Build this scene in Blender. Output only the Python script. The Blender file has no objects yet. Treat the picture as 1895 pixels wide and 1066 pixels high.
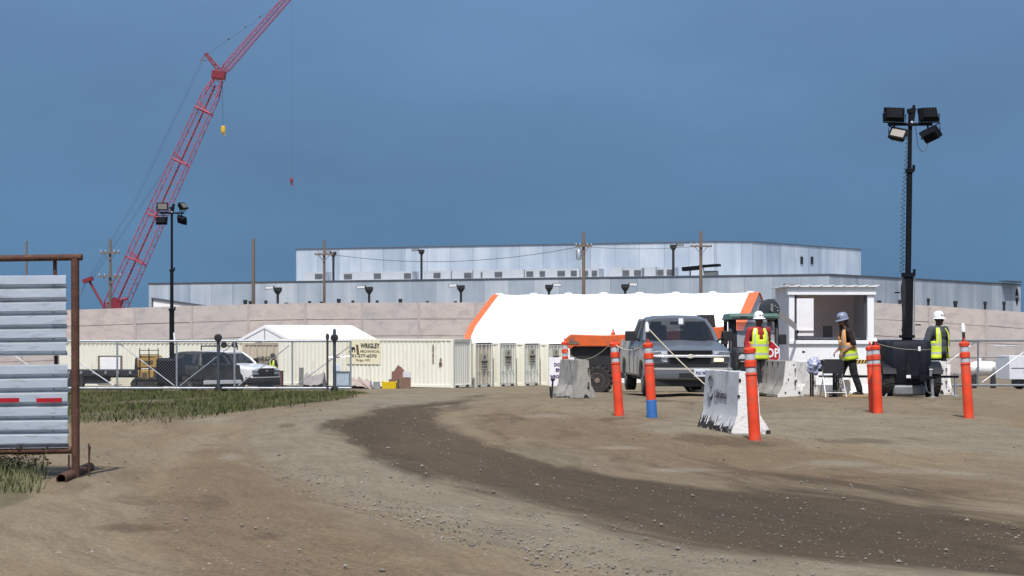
import bpy, bmesh, math, random
import numpy as np
from mathutils import Vector, Matrix, Euler, noise
R = math.radians
S = bpy.context.scene
COL = S.collection
rng = random.Random(7)

# ------------------------------------------------------------------ camera, world, sun, exposure
FPX, HOR, CAMZ = 3000.0, 615.0, 1.4
cam = bpy.data.cameras.new('camera')
cam.sensor_width = 36.0
cam.lens = 36.0 * FPX / 1895.0
cam.shift_y = (HOR - 533.0) / 1895.0
cam.clip_start, cam.clip_end = 0.1, 20000
camo = bpy.data.objects.new('camera', cam); COL.objects.link(camo)
camo.location = (0, 0, CAMZ); camo.rotation_euler = (R(90), 0, 0)
S.camera = camo

SUN_EL = R(60)
SUN_H = Vector((-.11, -.99, 0)).normalized()
TO_SUN = (SUN_H * math.cos(SUN_EL) + Vector((0, 0, math.sin(SUN_EL)))).normalized()
w = bpy.data.worlds.new('World'); S.world = w; w.use_nodes = True
nt = w.node_tree; N = nt.nodes; L = nt.links
bg = N['Background']; bg.inputs['Strength'].default_value = 0.15
sky = N.new('ShaderNodeTexSky'); sky.sky_type = 'NISHITA'; sky.sun_disc = False
sky.sun_elevation = SUN_EL; sky.sun_rotation = math.atan2(SUN_H.x, SUN_H.y)
sky.dust_density = 1.5; sky.air_density = 1.0
# a bank of slate-blue storm haze stands behind the site: it covers the low sky
tc = N.new('ShaderNodeTexCoord'); sx = N.new('ShaderNodeSeparateXYZ'); L.new(tc.outputs['Generated'], sx.inputs[0])
ramp = N.new('ShaderNodeValToRGB'); L.new(sx.outputs['Z'], ramp.inputs[0])
def lin(c):
    return tuple(((v/255+.055)/1.055)**2.4 if v/255 > .04045 else v/255/12.92 for v in c)
SKYC = [(0.0, (90, 127, 162)), (0.06, (93, 130, 166)), (0.12, (98, 133, 170)), (0.20, (104, 138, 178)), (0.30, (112, 146, 186))]
cr = ramp.color_ramp
while len(cr.elements) < len(SKYC): cr.elements.new(0.5)
for e, (p, c) in zip(cr.elements, SKYC):
    e.position = p; e.color = (*lin(c), 1)
cn = N.new('ShaderNodeTexNoise'); cn.inputs['Scale'].default_value = 3.2; cn.inputs['Detail'].default_value = 5; cn.inputs['Roughness'].default_value = .55
mp = N.new('ShaderNodeMapping'); mp.inputs['Scale'].default_value = (1, 1, 2.6); L.new(tc.outputs['Generated'], mp.inputs[0]); L.new(mp.outputs[0], cn.inputs['Vector'])
cm = N.new('ShaderNodeMapRange'); cm.inputs['From Min'].default_value = .3; cm.inputs['From Max'].default_value = .7; cm.inputs['To Min'].default_value = 5.0; cm.inputs['To Max'].default_value = 6.1
L.new(cn.outputs['Fac'], cm.inputs['Value'])
sc10 = N.new('ShaderNodeVectorMath'); sc10.operation = 'SCALE'; L.new(ramp.outputs[0], sc10.inputs[0]); L.new(cm.outputs[0], sc10.inputs['Scale'])
mr = N.new('ShaderNodeMapRange'); mr.interpolation_type = 'SMOOTHSTEP'
mr.inputs['From Min'].default_value = .24; mr.inputs['From Max'].default_value = .55
L.new(sx.outputs['Z'], mr.inputs['Value'])
mx = N.new('ShaderNodeMix'); mx.data_type = 'RGBA'
L.new(mr.outputs[0], mx.inputs['Factor']); L.new(sc10.outputs[0], mx.inputs['A']); L.new(sky.outputs[0], mx.inputs['B'])
L.new(mx.outputs['Result'], bg.inputs['Color'])

sl = bpy.data.lights.new('sun', 'SUN'); sl.energy = 3.55; sl.angle = R(.6); sl.color = (1.0, .955, .89)
so = bpy.data.objects.new('sun', sl); COL.objects.link(so)
so.rotation_euler = (-TO_SUN).to_track_quat('-Z', 'Y').to_euler(); so.location = (-20, -40, 60)
S.view_settings.view_transform = 'Standard'; S.view_settings.look = 'None'
S.view_settings.exposure = 0.27; S.view_settings.gamma = 1.0; S.view_settings.use_curve_mapping = False

# ------------------------------------------------------------------ terrain height
_k = [(-300, 0), (0, 0), (10, 0), (15, .05), (20, .13), (24, .18), (30, .07), (36, -.03), (42, -.2), (62, -.98), (86, -1.6), (97, -1.93), (120, -2.3), (150, -2.6), (200, -2.7), (9000, -2.7)]
_kx = np.array([a for a, b in _k], float); _kz = np.array([b for a, b in _k], float)
_ty = np.linspace(-60, 260, 3201)
_tz = np.interp(_ty, _kx, _kz); _ker = np.ones(41) / 41
_tz = np.convolve(np.pad(_tz, 20, mode='edge'), _ker, mode='valid')
def base_z(y): return float(np.interp(y, _ty, _tz))
def gz(x, y):
    z = base_z(y)
    a = .03 * min(1.0, max(0, 1 - (abs(y) - 60) / 60))
    if a > 0:
        z += a * (noise.noise(Vector((x*.23, y*.23, 3.1))) + .5 * noise.noise(Vector((x*.7, y*.6, 7.7))))
    return z
def at(px, py, D):
    return Vector(((px-947.5)/FPX*D, D, CAMZ-(py-HOR)/FPX*D))
def on(px, D):
    x = (px-947.5)/FPX*D
    return Vector((x, D, gz(x, D)))
def gp(px, py):
    d = 6.0
    while d < 130:
        if CAMZ-(py-HOR)/FPX*d <= base_z(d): break
        d *= 1.01
    return ((px-947.5)/FPX*d, d)

# ------------------------------------------------------------------ mesh builder
class MB:
    def __init__(s): s.v = []; s.f = []; s.m = []; s.cur = 0
    def add(s, vs, fs):
        o = len(s.v); s.v += [tuple(v) for v in vs]
        for f in fs: s.f.append([i+o for i in f]); s.m.append(s.cur)
    def box(s, c, d, rot=None):
        hx, hy, hz = d[0]/2, d[1]/2, d[2]/2
        vs = [Vector((x, y, z)) for x in (-hx, hx) for y in (-hy, hy) for z in (-hz, hz)]
        if rot is not None:
            m = rot if isinstance(rot, Matrix) else Euler(rot).to_matrix()
            vs = [m @ v for v in vs]
        c = Vector(c); vs = [v+c for v in vs]
        s.add(vs, [(0, 1, 3, 2), (4, 6, 7, 5), (0, 4, 5, 1), (2, 3, 7, 6), (0, 2, 6, 4), (1, 5, 7, 3)])
        return s
    def bb(s, x0, x1, y0, y1, z0, z1):
        return s.box(((x0+x1)/2, (y0+y1)/2, (z0+z1)/2), (abs(x1-x0), abs(y1-y0), abs(z1-z0)))
    def loft(s, rings, cap=True, closed=True):
        n = len(rings[0]); vs = [p for r in rings for p in r]; fs = []
        for i in range(len(rings)-1):
            for j in range(n if closed else n-1):
                k = (j+1) % n
                fs.append((i*n+j, i*n+k, (i+1)*n+k, (i+1)*n+j))
        if cap and closed:
            fs.append(tuple(range(n))[::-1]); b = (len(rings)-1)*n
            fs.append(tuple(b+i for i in range(n)))
        s.add(vs, fs); return s
    def tube(s, pts, r, n=8, cap=True):
        pts = [Vector(p) for p in pts]; rs = r if isinstance(r, (list, tuple)) else [r]*len(pts)
        rings = []; up = None
        for i, p in enumerate(pts):
            t = (pts[min(i+1, len(pts)-1)] - pts[max(i-1, 0)])
            if t.length < 1e-9: t = Vector((0, 0, 1))
            t.normalize()
            if up is None:
                up = t.orthogonal().normalized()
                for cand in (Vector((0, 0, 1)), Vector((0, 1, 0))):
                    if abs(t.dot(cand)) < .95: up = (cand - t*t.dot(cand)).normalized(); break
            else:
                up = up - t*up.dot(t)
                up = up.normalized() if up.length > 1e-6 else t.orthogonal().normalized()
            b = t.cross(up)
            rings.append([p + up*(rs[i]*math.cos(2*math.pi*(k+.5)/n)) + b*(rs[i]*math.sin(2*math.pi*(k+.5)/n)) for k in range(n)])
        return s.loft(rings, cap)
    def ell(s, c, rad, n=12, m=8, rot=None):
        c = Vector(c); mat = Euler(rot).to_matrix() if rot is not None and not isinstance(rot, Matrix) else rot
        rings = []
        for i in range(1, m):
            a = math.pi*i/m
            ring = []
            for j in range(n):
                b = 2*math.pi*j/n
                v = Vector((rad[0]*math.sin(a)*math.cos(b), rad[1]*math.sin(a)*math.sin(b), -rad[2]*math.cos(a)))
                if mat is not None: v = mat @ v
                ring.append(v+c)
            rings.append(ring)
        bot = Vector((0, 0, -rad[2])); top = Vector((0, 0, rad[2]))
        if mat is not None: bot = mat @ bot; top = mat @ top
        vs = [p for r in rings for p in r]; k = len(vs); vs += [bot+c, top+c]; fs = []
        for i in range(m-2):
            for j in range(n):
                q = (j+1) % n; fs.append((i*n+j, i*n+q, (i+1)*n+q, (i+1)*n+j))
        for j in range(n):
            q = (j+1) % n; fs.append((k, q, j)); fs.append((k+1, (m-2)*n+j, (m-2)*n+q))
        s.add(vs, fs); return s
    def cap_tube(s, p0, p1, r0, r1, n=10):
        p0, p1 = Vector(p0), Vector(p1); d = p1-p0; l = d.length; d.normalize()
        q = d.to_track_quat('Z', 'Y').to_matrix(); rings = []
        pr = [(-r0*.98, .2*r0), (-.7*r0, .71*r0), (0, r0), (l, r1), (l+.7*r1, .71*r1), (l+.98*r1, .2*r1)]
        for z, r in pr:
            rings.append([p0 + q @ Vector((r*math.cos(2*math.pi*k/n), r*math.sin(2*math.pi*k/n), z)) for k in range(n)])
        return s.loft(rings)
    def lathe(s, prof, n=20, c=(0, 0, 0), axis='z', cap=True):
        c = Vector(c); rings = []
        for r, z in prof:
            ring = []
            for k in range(n):
                a = 2*math.pi*k/n; u, v = r*math.cos(a), r*math.sin(a)
                p = {'z': Vector((u, v, z)), 'x': Vector((z, u, v)), 'y': Vector((u, z, v))}[axis]
                ring.append(p+c)
            rings.append(ring)
        return s.loft(rings, cap)
    def prism(s, poly, a, b, axis='y'):
        def P(u, v, t): return {'y': (u, t, v), 'x': (t, u, v), 'z': (u, v, t)}[axis]
        return s.loft([[P(u, v, a) for u, v in poly], [P(u, v, b) for u, v in poly]])
    def quad(s, a, b, c, d): s.add([a, b, c, d], [(0, 1, 2, 3)]); return s
    def build(s, name, mats, parent=None, bevel=0, smooth=38, loc=None, rot=None):
        me = bpy.data.meshes.new(name); me.from_pydata(s.v, [], s.f); me.update()
        if not isinstance(mats, (list, tuple)): mats = [mats]
        for m in mats: me.materials.append(m)
        if len(mats) > 1: me.polygons.foreach_set('material_index', s.m)
        bm = bmesh.new(); bm.from_mesh(me); bmesh.ops.recalc_face_normals(bm, faces=bm.faces); bm.to_mesh(me); bm.free()
        if smooth:
            me.shade_smooth(); me.set_sharp_from_angle(angle=R(smooth))
        o = bpy.data.objects.new(name, me); COL.objects.link(o)
        if parent: o.parent = parent
        if loc is not None: o.location = loc
        if rot is not None: o.rotation_euler = rot
        if bevel:
            b = o.modifiers.new('bevel', 'BEVEL'); b.width = bevel; b.segments = 2; b.limit_method = 'ANGLE'; b.angle_limit = R(40)
        return o

def tag(o, label=None, cat=None, group=None, kind=None):
    if label: o['label'] = label
    if cat: o['category'] = cat
    if group: o['group'] = group
    if kind: o['kind'] = kind
    return o
def thing(name, label, cat, loc=(0, 0, 0), rz=0, group=None):
    o = bpy.data.objects.new(name, None); COL.objects.link(o); o.empty_display_size = .2
    o.location = loc; o.rotation_euler = (0, 0, rz)
    return tag(o, label, cat, group)
def dup(o, loc=None, rz=None, label=None, parent=None):
    c = o.copy(); COL.objects.link(c)
    if parent: c.parent = parent
    if loc is not None: c.location = loc
    if rz is not None: c.rotation_euler = (0, 0, rz)
    if label: c['label'] = label
    for ch in list(o.children): dup(ch, parent=c)
    return c
def text(name, s, size, mat, loc, parent, rot=(R(90), 0, 0), ext=.004, align='CENTER', sx=1.0, bold=0.0, fit=None):
    cu = bpy.data.curves.new('lettering_curve', 'FONT'); cu.body = s; cu.size = size; cu.extrude = ext; cu.align_x = align; cu.align_y = 'CENTER'; cu.offset = bold
    cu.resolution_u = 2
    t = bpy.data.objects.new('lettering_curve', cu); COL.objects.link(t)
    dg = bpy.context.evaluated_depsgraph_get(); dg.update()
    me = bpy.data.meshes.new_from_object(t.evaluated_get(dg)); bpy.data.objects.remove(t)
    me.materials.clear(); me.materials.append(mat)
    if fit:
        xs = [v.co.x for v in me.vertices]; ys = [v.co.y for v in me.vertices]; sx = fit[0]/(max(xs)-min(xs)); sy = fit[1]/(max(ys)-min(ys))
    else: sy = 1
    o = bpy.data.objects.new(name, me); COL.objects.link(o); o.parent = parent; o.location = loc; o.rotation_euler = rot; o.scale = (sx, sy, 1)
    return o

# ------------------------------------------------------------------ materials
_mc = {}
def M(name, col, rough=.6, metal=0.0, var=.12, vs=3.0, bump=0.0, bs=60.0, coat=0.0, spec=.5, dirt=None, emit=None, stretch=(1, 1, 1)):
    if name in _mc: return _mc[name]
    m = bpy.data.materials.new(name); m.use_nodes = True; nt = m.node_tree; n = nt.nodes; l = nt.links
    b = n['Principled BSDF']; b.inputs['Roughness'].default_value = rough; b.inputs['Metallic'].default_value = metal
    b.inputs['Coat Weight'].default_value = coat; b.inputs['Coat Roughness'].default_value = .08; b.inputs['Specular IOR Level'].default_value = spec
    tc = n.new('ShaderNodeTexCoord'); mp = n.new('ShaderNodeMapping'); mp.inputs['Scale'].default_value = stretch
    l.new(tc.outputs['Object'], mp.inputs[0])
    tx = n.new('ShaderNodeTexNoise'); tx.inputs['Scale'].default_value = vs; tx.inputs['Detail'].default_value = 6; tx.inputs['Roughness'].default_value = .6
    l.new(mp.outputs[0], tx.inputs['Vector'])
    rp = n.new('ShaderNodeValToRGB'); e = rp.color_ramp.elements
    e[0].position = .28; e[1].position = .72
    e[0].color = (*[c*(1-var) for c in col], 1); e[1].color = (*[min(1, c*(1+var)) for c in col], 1)
    l.new(tx.outputs['Fac'], rp.inputs[0]); out = rp.outputs[0]
    if dirt:
        dc, amt, ds = dirt
        t2 = n.new('ShaderNodeTexNoise'); t2.inputs['Scale'].default_value = ds; t2.inputs['Detail'].default_value = 8; t2.inputs['Roughness'].default_value = .7
        l.new(mp.outputs[0], t2.inputs['Vector'])
        m2 = n.new('ShaderNodeMapRange'); m2.inputs['From Min'].default_value = .62-amt*.35; m2.inputs['From Max'].default_value = .80-amt*.35
        l.new(t2.outputs['Fac'], m2.inputs['Value'])
        mx = n.new('ShaderNodeMix'); mx.data_type = 'RGBA'; l.new(m2.outputs[0], mx.inputs['Factor']); l.new(out, mx.inputs['A']); mx.inputs['B'].default_value = (*dc, 1)
        out = mx.outputs['Result']
    l.new(out, b.inputs['Base Color'])
    if emit: b.inputs['Emission Color'].default_value = (*emit[0], 1); b.inputs['Emission Strength'].default_value = emit[1]
    if bump:
        t3 = n.new('ShaderNodeTexNoise'); t3.inputs['Scale'].default_value = bs; t3.inputs['Detail'].default_value = 4; l.new(mp.outputs[0], t3.inputs['Vector'])
        bp = n.new('ShaderNodeBump'); bp.inputs['Strength'].default_value = bump; bp.inputs['Distance'].default_value = .02
        l.new(t3.outputs['Fac'], bp.inputs['Height']); l.new(bp.outputs[0], b.inputs['Normal'])
    _mc[name] = m
    return m
def glass(name, tint, alpha=.5, rough=.03):
    if name in _mc: return _mc[name]
    m = M(name, tint, rough, var=.05, spec=.6); m.node_tree.nodes['Principled BSDF'].inputs['Alpha'].default_value = alpha
    return m
SOIL = (.23, .19, .145)
m_rust = M('rusty_pipe', (.10, .048, .033), .8, .3, .35, 8, .35, 60, dirt=((.17, .075, .04), .35, 14))
m_galv = M('galvanised', (.50, .53, .56), .42, .75, .12, 5, .05, 30, dirt=((.45, .46, .47), .2, 6))
m_steel = M('steel', (.42, .44, .46), .45, .7, .15, 8)
m_orange = M('orange_plastic', (.76, .060, .016), .5, 0, .12, 6, .1, 30, dirt=((.36, .10, .055), .33, 7))
m_refl = M('reflective_band', (.62, .63, .66), .35, .2, .12, 20, dirt=((.4, .38, .36), .25, 20))
m_conc = M('bare_concrete', (.35, .335, .30), .9, 0, .16, 4, .35, 40, dirt=((.19, .17, .15), .35, 5), stretch=(1, 1, .5))
m_wconc = M('whitewashed_concrete', (.72, .71, .68), .85, 0, .1, 5, .35, 35, dirt=((.25, .22, .19), .28, 7))
m_chip = M('broken_concrete', (.030, .026, .024), .95, 0, .4, 18, .9, 40)
m_black = M('black_metal', (.007, .009, .013), .7, .0, .3, 6, spec=.12)
m_rubber = M('tyre_rubber', (.022, .021, .021), .85, 0, .3, 12, .3, 60, dirt=((.09, .075, .06), .3, 8))
m_dark = M('dark_recess', (.008, .008, .009), .8)
m_white = M('white_paint', (.84, .85, .86), .45, 0, .04, 3, .03, 20, dirt=((.55, .52, .47), .1, 5))
m_text = M('dark_lettering', (.03, .028, .028), .6)
m_rope = M('rope', (.50, .45, .34), .9, 0, .2, 40)
# ------------------------------------------------------------------ ground
def soil_mat():
    m = bpy.data.materials.new('gravel_soil'); m.use_nodes = True; nt = m.node_tree; n = nt.nodes; l = nt.links
    b = n['Principled BSDF']; b.inputs['Roughness'].default_value = .95; b.inputs['Specular IOR Level'].default_value = .25
    geo = n.new('ShaderNodeNewGeometry')
    def tex(scale, detail=8, rough=.62, stretch=(1, 1, 1), rot=0):
        mp = n.new('ShaderNodeMapping'); mp.inputs['Scale'].default_value = stretch; mp.inputs['Rotation'].default_value = (0, 0, rot); l.new(geo.outputs['Position'], mp.inputs[0])
        t = n.new('ShaderNodeTexNoise'); t.inputs['Scale'].default_value = scale; t.inputs['Detail'].default_value = detail; t.inputs['Roughness'].default_value = rough
        l.new(mp.outputs[0], t.inputs['Vector']); return t.outputs['Fac']
    def rng_(x, a, bb, lo=0., hi=1., smooth=True):
        r = n.new('ShaderNodeMapRange'); r.inputs['From Min'].default_value = a; r.inputs['From Max'].default_value = bb; r.inputs['To Min'].default_value = lo; r.inputs['To Max'].default_value = hi
        if smooth: r.interpolation_type = 'SMOOTHSTEP'
        l.new(x, r.inputs['Value']); return r.outputs[0]
    def mix(f, a, c, mode='MIX'):
        x = n.new('ShaderNodeMix'); x.data_type = 'RGBA'; x.blend_type = mode
        if isinstance(f, float): x.inputs['Factor'].default_value = f
        else: l.new(f, x.inputs['Factor'])
        for k, v in (('A', a), ('B', c)):
            if isinstance(v, tuple): x.inputs[k].default_value = (*v, 1)
            else: l.new(v, x.inputs[k])
        return x.outputs['Result']
    def math_(op, a, c):
        x = n.new('ShaderNodeMath'); x.operation = op
        for i, v in enumerate((a, c)):
            if isinstance(v, (int, float)): x.inputs[i].default_value = v
            else: l.new(v, x.inputs[i])
        return x.outputs[0]
    def attr(k):
        a = n.new('ShaderNodeAttribute'); a.attribute_name = k; return a.outputs['Fac']
    ca = n.new('ShaderNodeCombineXYZ'); l.new(attr('across'), ca.inputs[0]); l.new(math_('MULTIPLY', attr('along'), .13), ca.inputs[1])
    wob = n.new('ShaderNodeTexNoise'); wob.inputs['Scale'].default_value = .5; wob.inputs['Detail'].default_value = 3; l.new(geo.outputs['Position'], wob.inputs['Vector'])
    ws = n.new('ShaderNodeVectorMath'); ws.operation = 'MULTIPLY_ADD'; l.new(wob.outputs['Color'], ws.inputs[0]); ws.inputs[1].default_value = (.9, .3, 0); l.new(ca.outputs[0], ws.inputs[2])
    def flow(scale, detail=7, rough=.6):
        t = n.new('ShaderNodeTexNoise'); t.inputs['Scale'].default_value = scale; t.inputs['Detail'].default_value = detail; t.inputs['Roughness'].default_value = rough
        l.new(ws.outputs[0], t.inputs['Vector']); return t.outputs['Fac']
    big = tex(.22, 6); med = tex(1.3, 8); streak = flow(.75, 7, .6); streak2 = flow(2.2, 7, .65); fine = tex(26, 6, .75); peb = tex(75, 3, .6)
    col = mix(rng_(big, .35, .65), (0.222, 0.166, 0.100), (0.193, 0.161, 0.110))
    col = mix(rng_(streak, .42, .66), col, (0.250, 0.200, 0.130))
    col = mix(math_('MULTIPLY', rng_(streak2, .52, .68), .6), col, (0.148, 0.112, 0.071))
    bw = math_('ADD', attr('brown'), math_('ADD', math_('MULTIPLY', math_('SUBTRACT', med, .5), 1.1), math_('MULTIPLY', math_('SUBTRACT', streak, .5), 1.0)))
    col = mix(math_('MULTIPLY', rng_(bw, .35, .75), .85), col, mix(rng_(fine, .3, .7), (0.162, 0.115, 0.069), (0.194, 0.143, 0.087)))
    # graded grey gravel track
    g = math_('ADD', attr('gravel'), math_('MULTIPLY', math_('SUBTRACT', med, .5), .9))
    col = mix(math_('MULTIPLY', rng_(g, .30, .62), .85), col, mix(rng_(med, .35, .65), (0.209, 0.178, 0.124), (0.250, 0.216, 0.151)))
    # damp, oiled wheel track
    d = math_('ADD', math_('ADD', attr('damp'), math_('MULTIPLY', math_('SUBTRACT', streak, .5), 1.1)), math_('ADD', math_('MULTIPLY', math_('SUBTRACT', streak2, .5), 1.3), math_('MULTIPLY', math_('SUBTRACT', fine, .5), .5)))
    col = mix(math_('MULTIPLY', rng_(d, .30, .74), .84), col, mix(rng_(streak, .35, .7), (0.051, 0.036, 0.021), (0.075, 0.052, 0.029)))
    # scattered dark blotches and dusty pale patches
    t_ = math_('ADD', math_('MULTIPLY', attr('blotch'), .8), math_('ADD', math_('MULTIPLY', math_('SUBTRACT', streak2, .5), 2.2), math_('MULTIPLY', math_('SUBTRACT', med, .5), 1.2)))
    col = mix(math_('MULTIPLY', rng_(t_, .40, .85), .62), col, (0.095, 0.069, 0.042))
    p_ = math_('ADD', math_('MULTIPLY', attr('pale'), .8), math_('ADD', math_('MULTIPLY', math_('SUBTRACT', streak, .5), 2.0), math_('MULTIPLY', math_('SUBTRACT', med, .5), 1.0)))
    col = mix(math_('MULTIPLY', rng_(p_, .40, .9), .6), col, (0.284, 0.250, 0.189))
    e_ = math_('ADD', attr('earth'), math_('MULTIPLY', math_('SUBTRACT', med, .5), .8))
    col = mix(math_('MULTIPLY', rng_(e_, .4, .7), .85), col, (0.126, 0.110, 0.064))
    # grain
    col = mix(rng_(fine, .3, .7), mix(1.0, col, (.78, .77, .75), 'MULTIPLY'), mix(1.0, col, (1.16, 1.16, 1.17), 'MULTIPLY'))
    tread = flow(7.5, 5, .7)
    col = mix(rng_(tread, .32, .68), mix(1.0, col, (.90, .895, .885), 'MULTIPLY'), mix(1.0, col, (1.09, 1.09, 1.09), 'MULTIPLY'))
    col = mix(math_('MULTIPLY', rng_(peb, .66, .72), .55), col, (.30, .275, .24))
    l.new(col, b.inputs['Base Color'])
    h = math_('ADD', math_('MULTIPLY', fine, 1.0), math_('ADD', math_('MULTIPLY', peb, .6), math_('ADD', math_('MULTIPLY', streak2, 1.6), math_('ADD', math_('MULTIPLY', tread, 1.2), math_('MULTIPLY', med, 1.2)))))
    bp = n.new('ShaderNodeBump'); bp.inputs['Strength'].default_value = .6; bp.inputs['Distance'].default_value = .045; l.new(h, bp.inputs['Height']); l.new(bp.outputs[0], b.inputs['Normal'])
    return m

def axis(fine0, fine1, step, far, grow=1.25):
    a = list(np.arange(fine0, fine1+1e-6, step)); s = step; v = a[-1]
    while v < far: s *= grow; v += s; a.append(v)
    s = step; v = a[0]; pre = []
    while v > -far: s *= grow; v -= s; pre.append(v)
    return np.array(pre[::-1] + a)
XS = axis(-13, 15, .14, 4000); 
YS = np.array(sorted(list(-np.geomspace(4000, 4, 14)) + list(np.arange(0, 8, .5)) + list(np.arange(8, 26, .10)) + list(np.arange(26, 45, .2)) + list(np.arange(45, 130, 1.2)) + list(np.geomspace(132, 6000, 22))))
GX, GY = np.meshgrid(XS, YS)
def sdf(poly):
    P = np.array(poly); x = GX.ravel(); y = GY.ravel(); d = np.full(x.shape, 1e9); ins = np.zeros(x.shape, bool)
    for i in range(len(P)):
        a = P[i]; b = P[(i+1) % len(P)]; e = b-a; L2 = max(e@e, 1e-9)
        t = np.clip(((x-a[0])*e[0]+(y-a[1])*e[1])/L2, 0, 1)
        d = np.minimum(d, np.hypot(x-a[0]-t*e[0], y-a[1]-t*e[1]))
        c = ((a[1] > y) != (b[1] > y)) & (x < (b[0]-a[0])*(y-a[1])/(b[1]-a[1]+1e-12)+a[0]); ins ^= c
    return np.where(ins, d, -d)
def mask(pix, soft): return np.clip(.5+sdf([gp(*p) for p in pix])/(2*soft), 0, 1)
damp = .78*mask([(820, 770), (960, 800), (1150, 838), (1500, 862), (1950, 900), (2000, 1030), (1700, 1030), (1400, 995), (1150, 935), (900, 870)], .9)
damp = np.maximum(damp*.66, mask([(930, 729), (860, 737), (760, 747), (680, 758), (622, 775), (603, 793), (618, 812), (660, 836), (740, 866), (830, 892), (950, 921), (1100, 962), (1250, 1002), (1420, 1034), (1640, 1056), (2000, 1075), (2000, 985), (1700, 935), (1500, 915), (1330, 895), (1200, 880), (1060, 860), (950, 838), (850, 800), (800, 776), (805, 755), (880, 742)], .55))
gravel = mask([(960, 727), (800, 729), (650, 744), (520, 770), (462, 797), (468, 826), (528, 868), (615, 912), (740, 952), (860, 990), (1000, 1020), (1150, 1062), (1300, 1110), (2200, 1110), (2000, 1075), (1640, 1056), (1420, 1034), (1250, 1002), (1100, 962), (950, 921), (830, 892), (740, 866), (660, 836), (618, 812), (603, 793), (622, 775), (680, 758), (860, 737)], .5)
gravel = np.maximum(gravel, .85*mask([(1150, 790), (1300, 770), (1600, 760), (1950, 800), (1950, 850), (1700, 835), (1500, 815), (1250, 808)], .5))
def blob(cx, cy, rx, ry):   # an elongated spot given by its centre and half size
    (x0, y0) = gp(cx, cy); (x1, _) = gp(cx+rx, cy); (_, y1) = gp(cx, cy+ry); (_, y2) = gp(cx, max(cy-ry, 722))
    q = np.hypot((GX.ravel()-x0)/max(x1-x0, .05), (GY.ravel()-y0)/max((y2-y1)/2, .05)); return np.clip(1.15-q*.75, 0, 1)
blotch = np.zeros(GX.size)
for bq in [(1130, 775, 60, 7), (940, 775, 60, 10), (1060, 805, 90, 9), (1280, 815, 90, 12), (1360, 825, 110, 10), (850, 755, 40, 10), (1480, 880, 200, 8), (1700, 940, 220, 10), (1600, 820, 120, 7), (1250, 745, 110, 5), (1700, 738, 120, 4), (530, 790, 30, 5), (250, 985, 120, 12), (300, 930, 160, 16), (480, 990, 120, 14), (1330, 960, 200, 12), (1750, 1000, 160, 9)]:
    blotch = np.maximum(blotch, blob(*bq))
pale = np.zeros(GX.size)
for bq in [(425, 850, 35, 14), (380, 780, 90, 8), (250, 800, 120, 12), (1000, 770, 90, 6), (1400, 775, 150, 6), (1560, 860, 160, 9), (1250, 865, 130, 7), (1750, 870, 150, 10), (720, 735, 60, 4), (560, 990, 60, 14), (760, 1040, 70, 10), (1150, 830, 90, 7)]:
    pale = np.maximum(pale, blob(*bq))
earth = mask([(-900, 700), (640, 722), (650, 737), (545, 752), (400, 768), (250, 780), (140, 786), (-900, 800)], .6)
earth = np.maximum(earth, mask([(-600, 845), (40, 848), (85, 880), (60, 920), (10, 945), (-600, 980)], .2))
brown = mask([(330, 1080), (235, 960), (300, 880), (400, 828), (455, 838), (520, 895), (640, 962), (860, 1080)], .5)
brown = np.maximum(brown, .85*mask([(660, 740), (520, 766), (450, 795), (448, 828), (500, 868), (620, 925), (640, 922), (532, 868), (474, 830), (470, 800), (530, 773), (662, 747)], .25))
brown = np.maximum(brown, 1.25*mask([(1225, 800), (1290, 795), (1420, 806), (1475, 822), (1400, 836), (1300, 828)], .25))
brown = np.maximum(brown, .75*mask([(820, 770), (1000, 760), (1300, 790), (1500, 830), (1900, 890), (1950, 930), (1500, 890), (1100, 850), (900, 810)], .6))
PATH = [gp(*p) for p in [(1060, 727), (960, 732), (870, 739), (770, 752), (705, 772), (690, 797), (735, 838), (830, 878), (960, 915), (1130, 958), (1330, 1000)]]
PATH = [(2.5, 75)]+PATH+[(2.1, 9.6), (4.5, 7.0), (9, 4.0)]
pp = [np.array(PATH[0])]
for i in range(len(PATH)-1):      # a smooth centre line for the wheel tracks
    p0, p1, p2, p3 = [np.array(PATH[min(max(i+k, 0), len(PATH)-1)]) for k in (-1, 0, 1, 2)]
    for t in np.linspace(.125, 1, 8): pp.append(.5*((2*p1)+(p2-p0)*t+(2*p0-5*p1+4*p2-p3)*t*t+(3*p1-p0-3*p2+p3)*t**3))
pp = np.array(pp); gx, gy = GX.ravel(), GY.ravel(); across = np.full(gx.shape, 1e9); along = np.zeros(gx.shape); s0 = 0
bd = np.full(gx.shape, 1e9)
for i in range(len(pp)-1):
    a, e = pp[i], pp[i+1]-pp[i]; L2 = max(e@e, 1e-9); t = np.clip(((gx-a[0])*e[0]+(gy-a[1])*e[1])/L2, 0, 1); dx, dy = gx-a[0]-t*e[0], gy-a[1]-t*e[1]; d = np.hypot(dx, dy); b_ = d < bd
    sg = np.sign(e[0]*dy-e[1]*dx); bd = np.where(b_, d, bd); across = np.where(b_, d*sg, across); along = np.where(b_, s0+t*math.sqrt(L2), along); s0 += math.sqrt(L2)
zz = np.array([gz(x, y) for x, y in zip(GX.ravel(), GY.ravel())])
zz = zz - .03*np.clip((damp-.3)*2, 0, 1)*(GY.ravel() < 60)
zz = zz + np.where((GY.ravel() < 45) & (GY.ravel() > 6), .012*np.sin(across*5.2)*np.exp(-(across/4.5)**2) + .010*np.sin(across*3.1+1.3), 0)
nx, ny = len(XS), len(YS)
idx = np.arange(nx*ny).reshape(ny, nx)
quads = np.stack([idx[:-1, :-1], idx[:-1, 1:], idx[1:, 1:], idx[1:, :-1]], -1).reshape(-1, 4)
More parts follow.
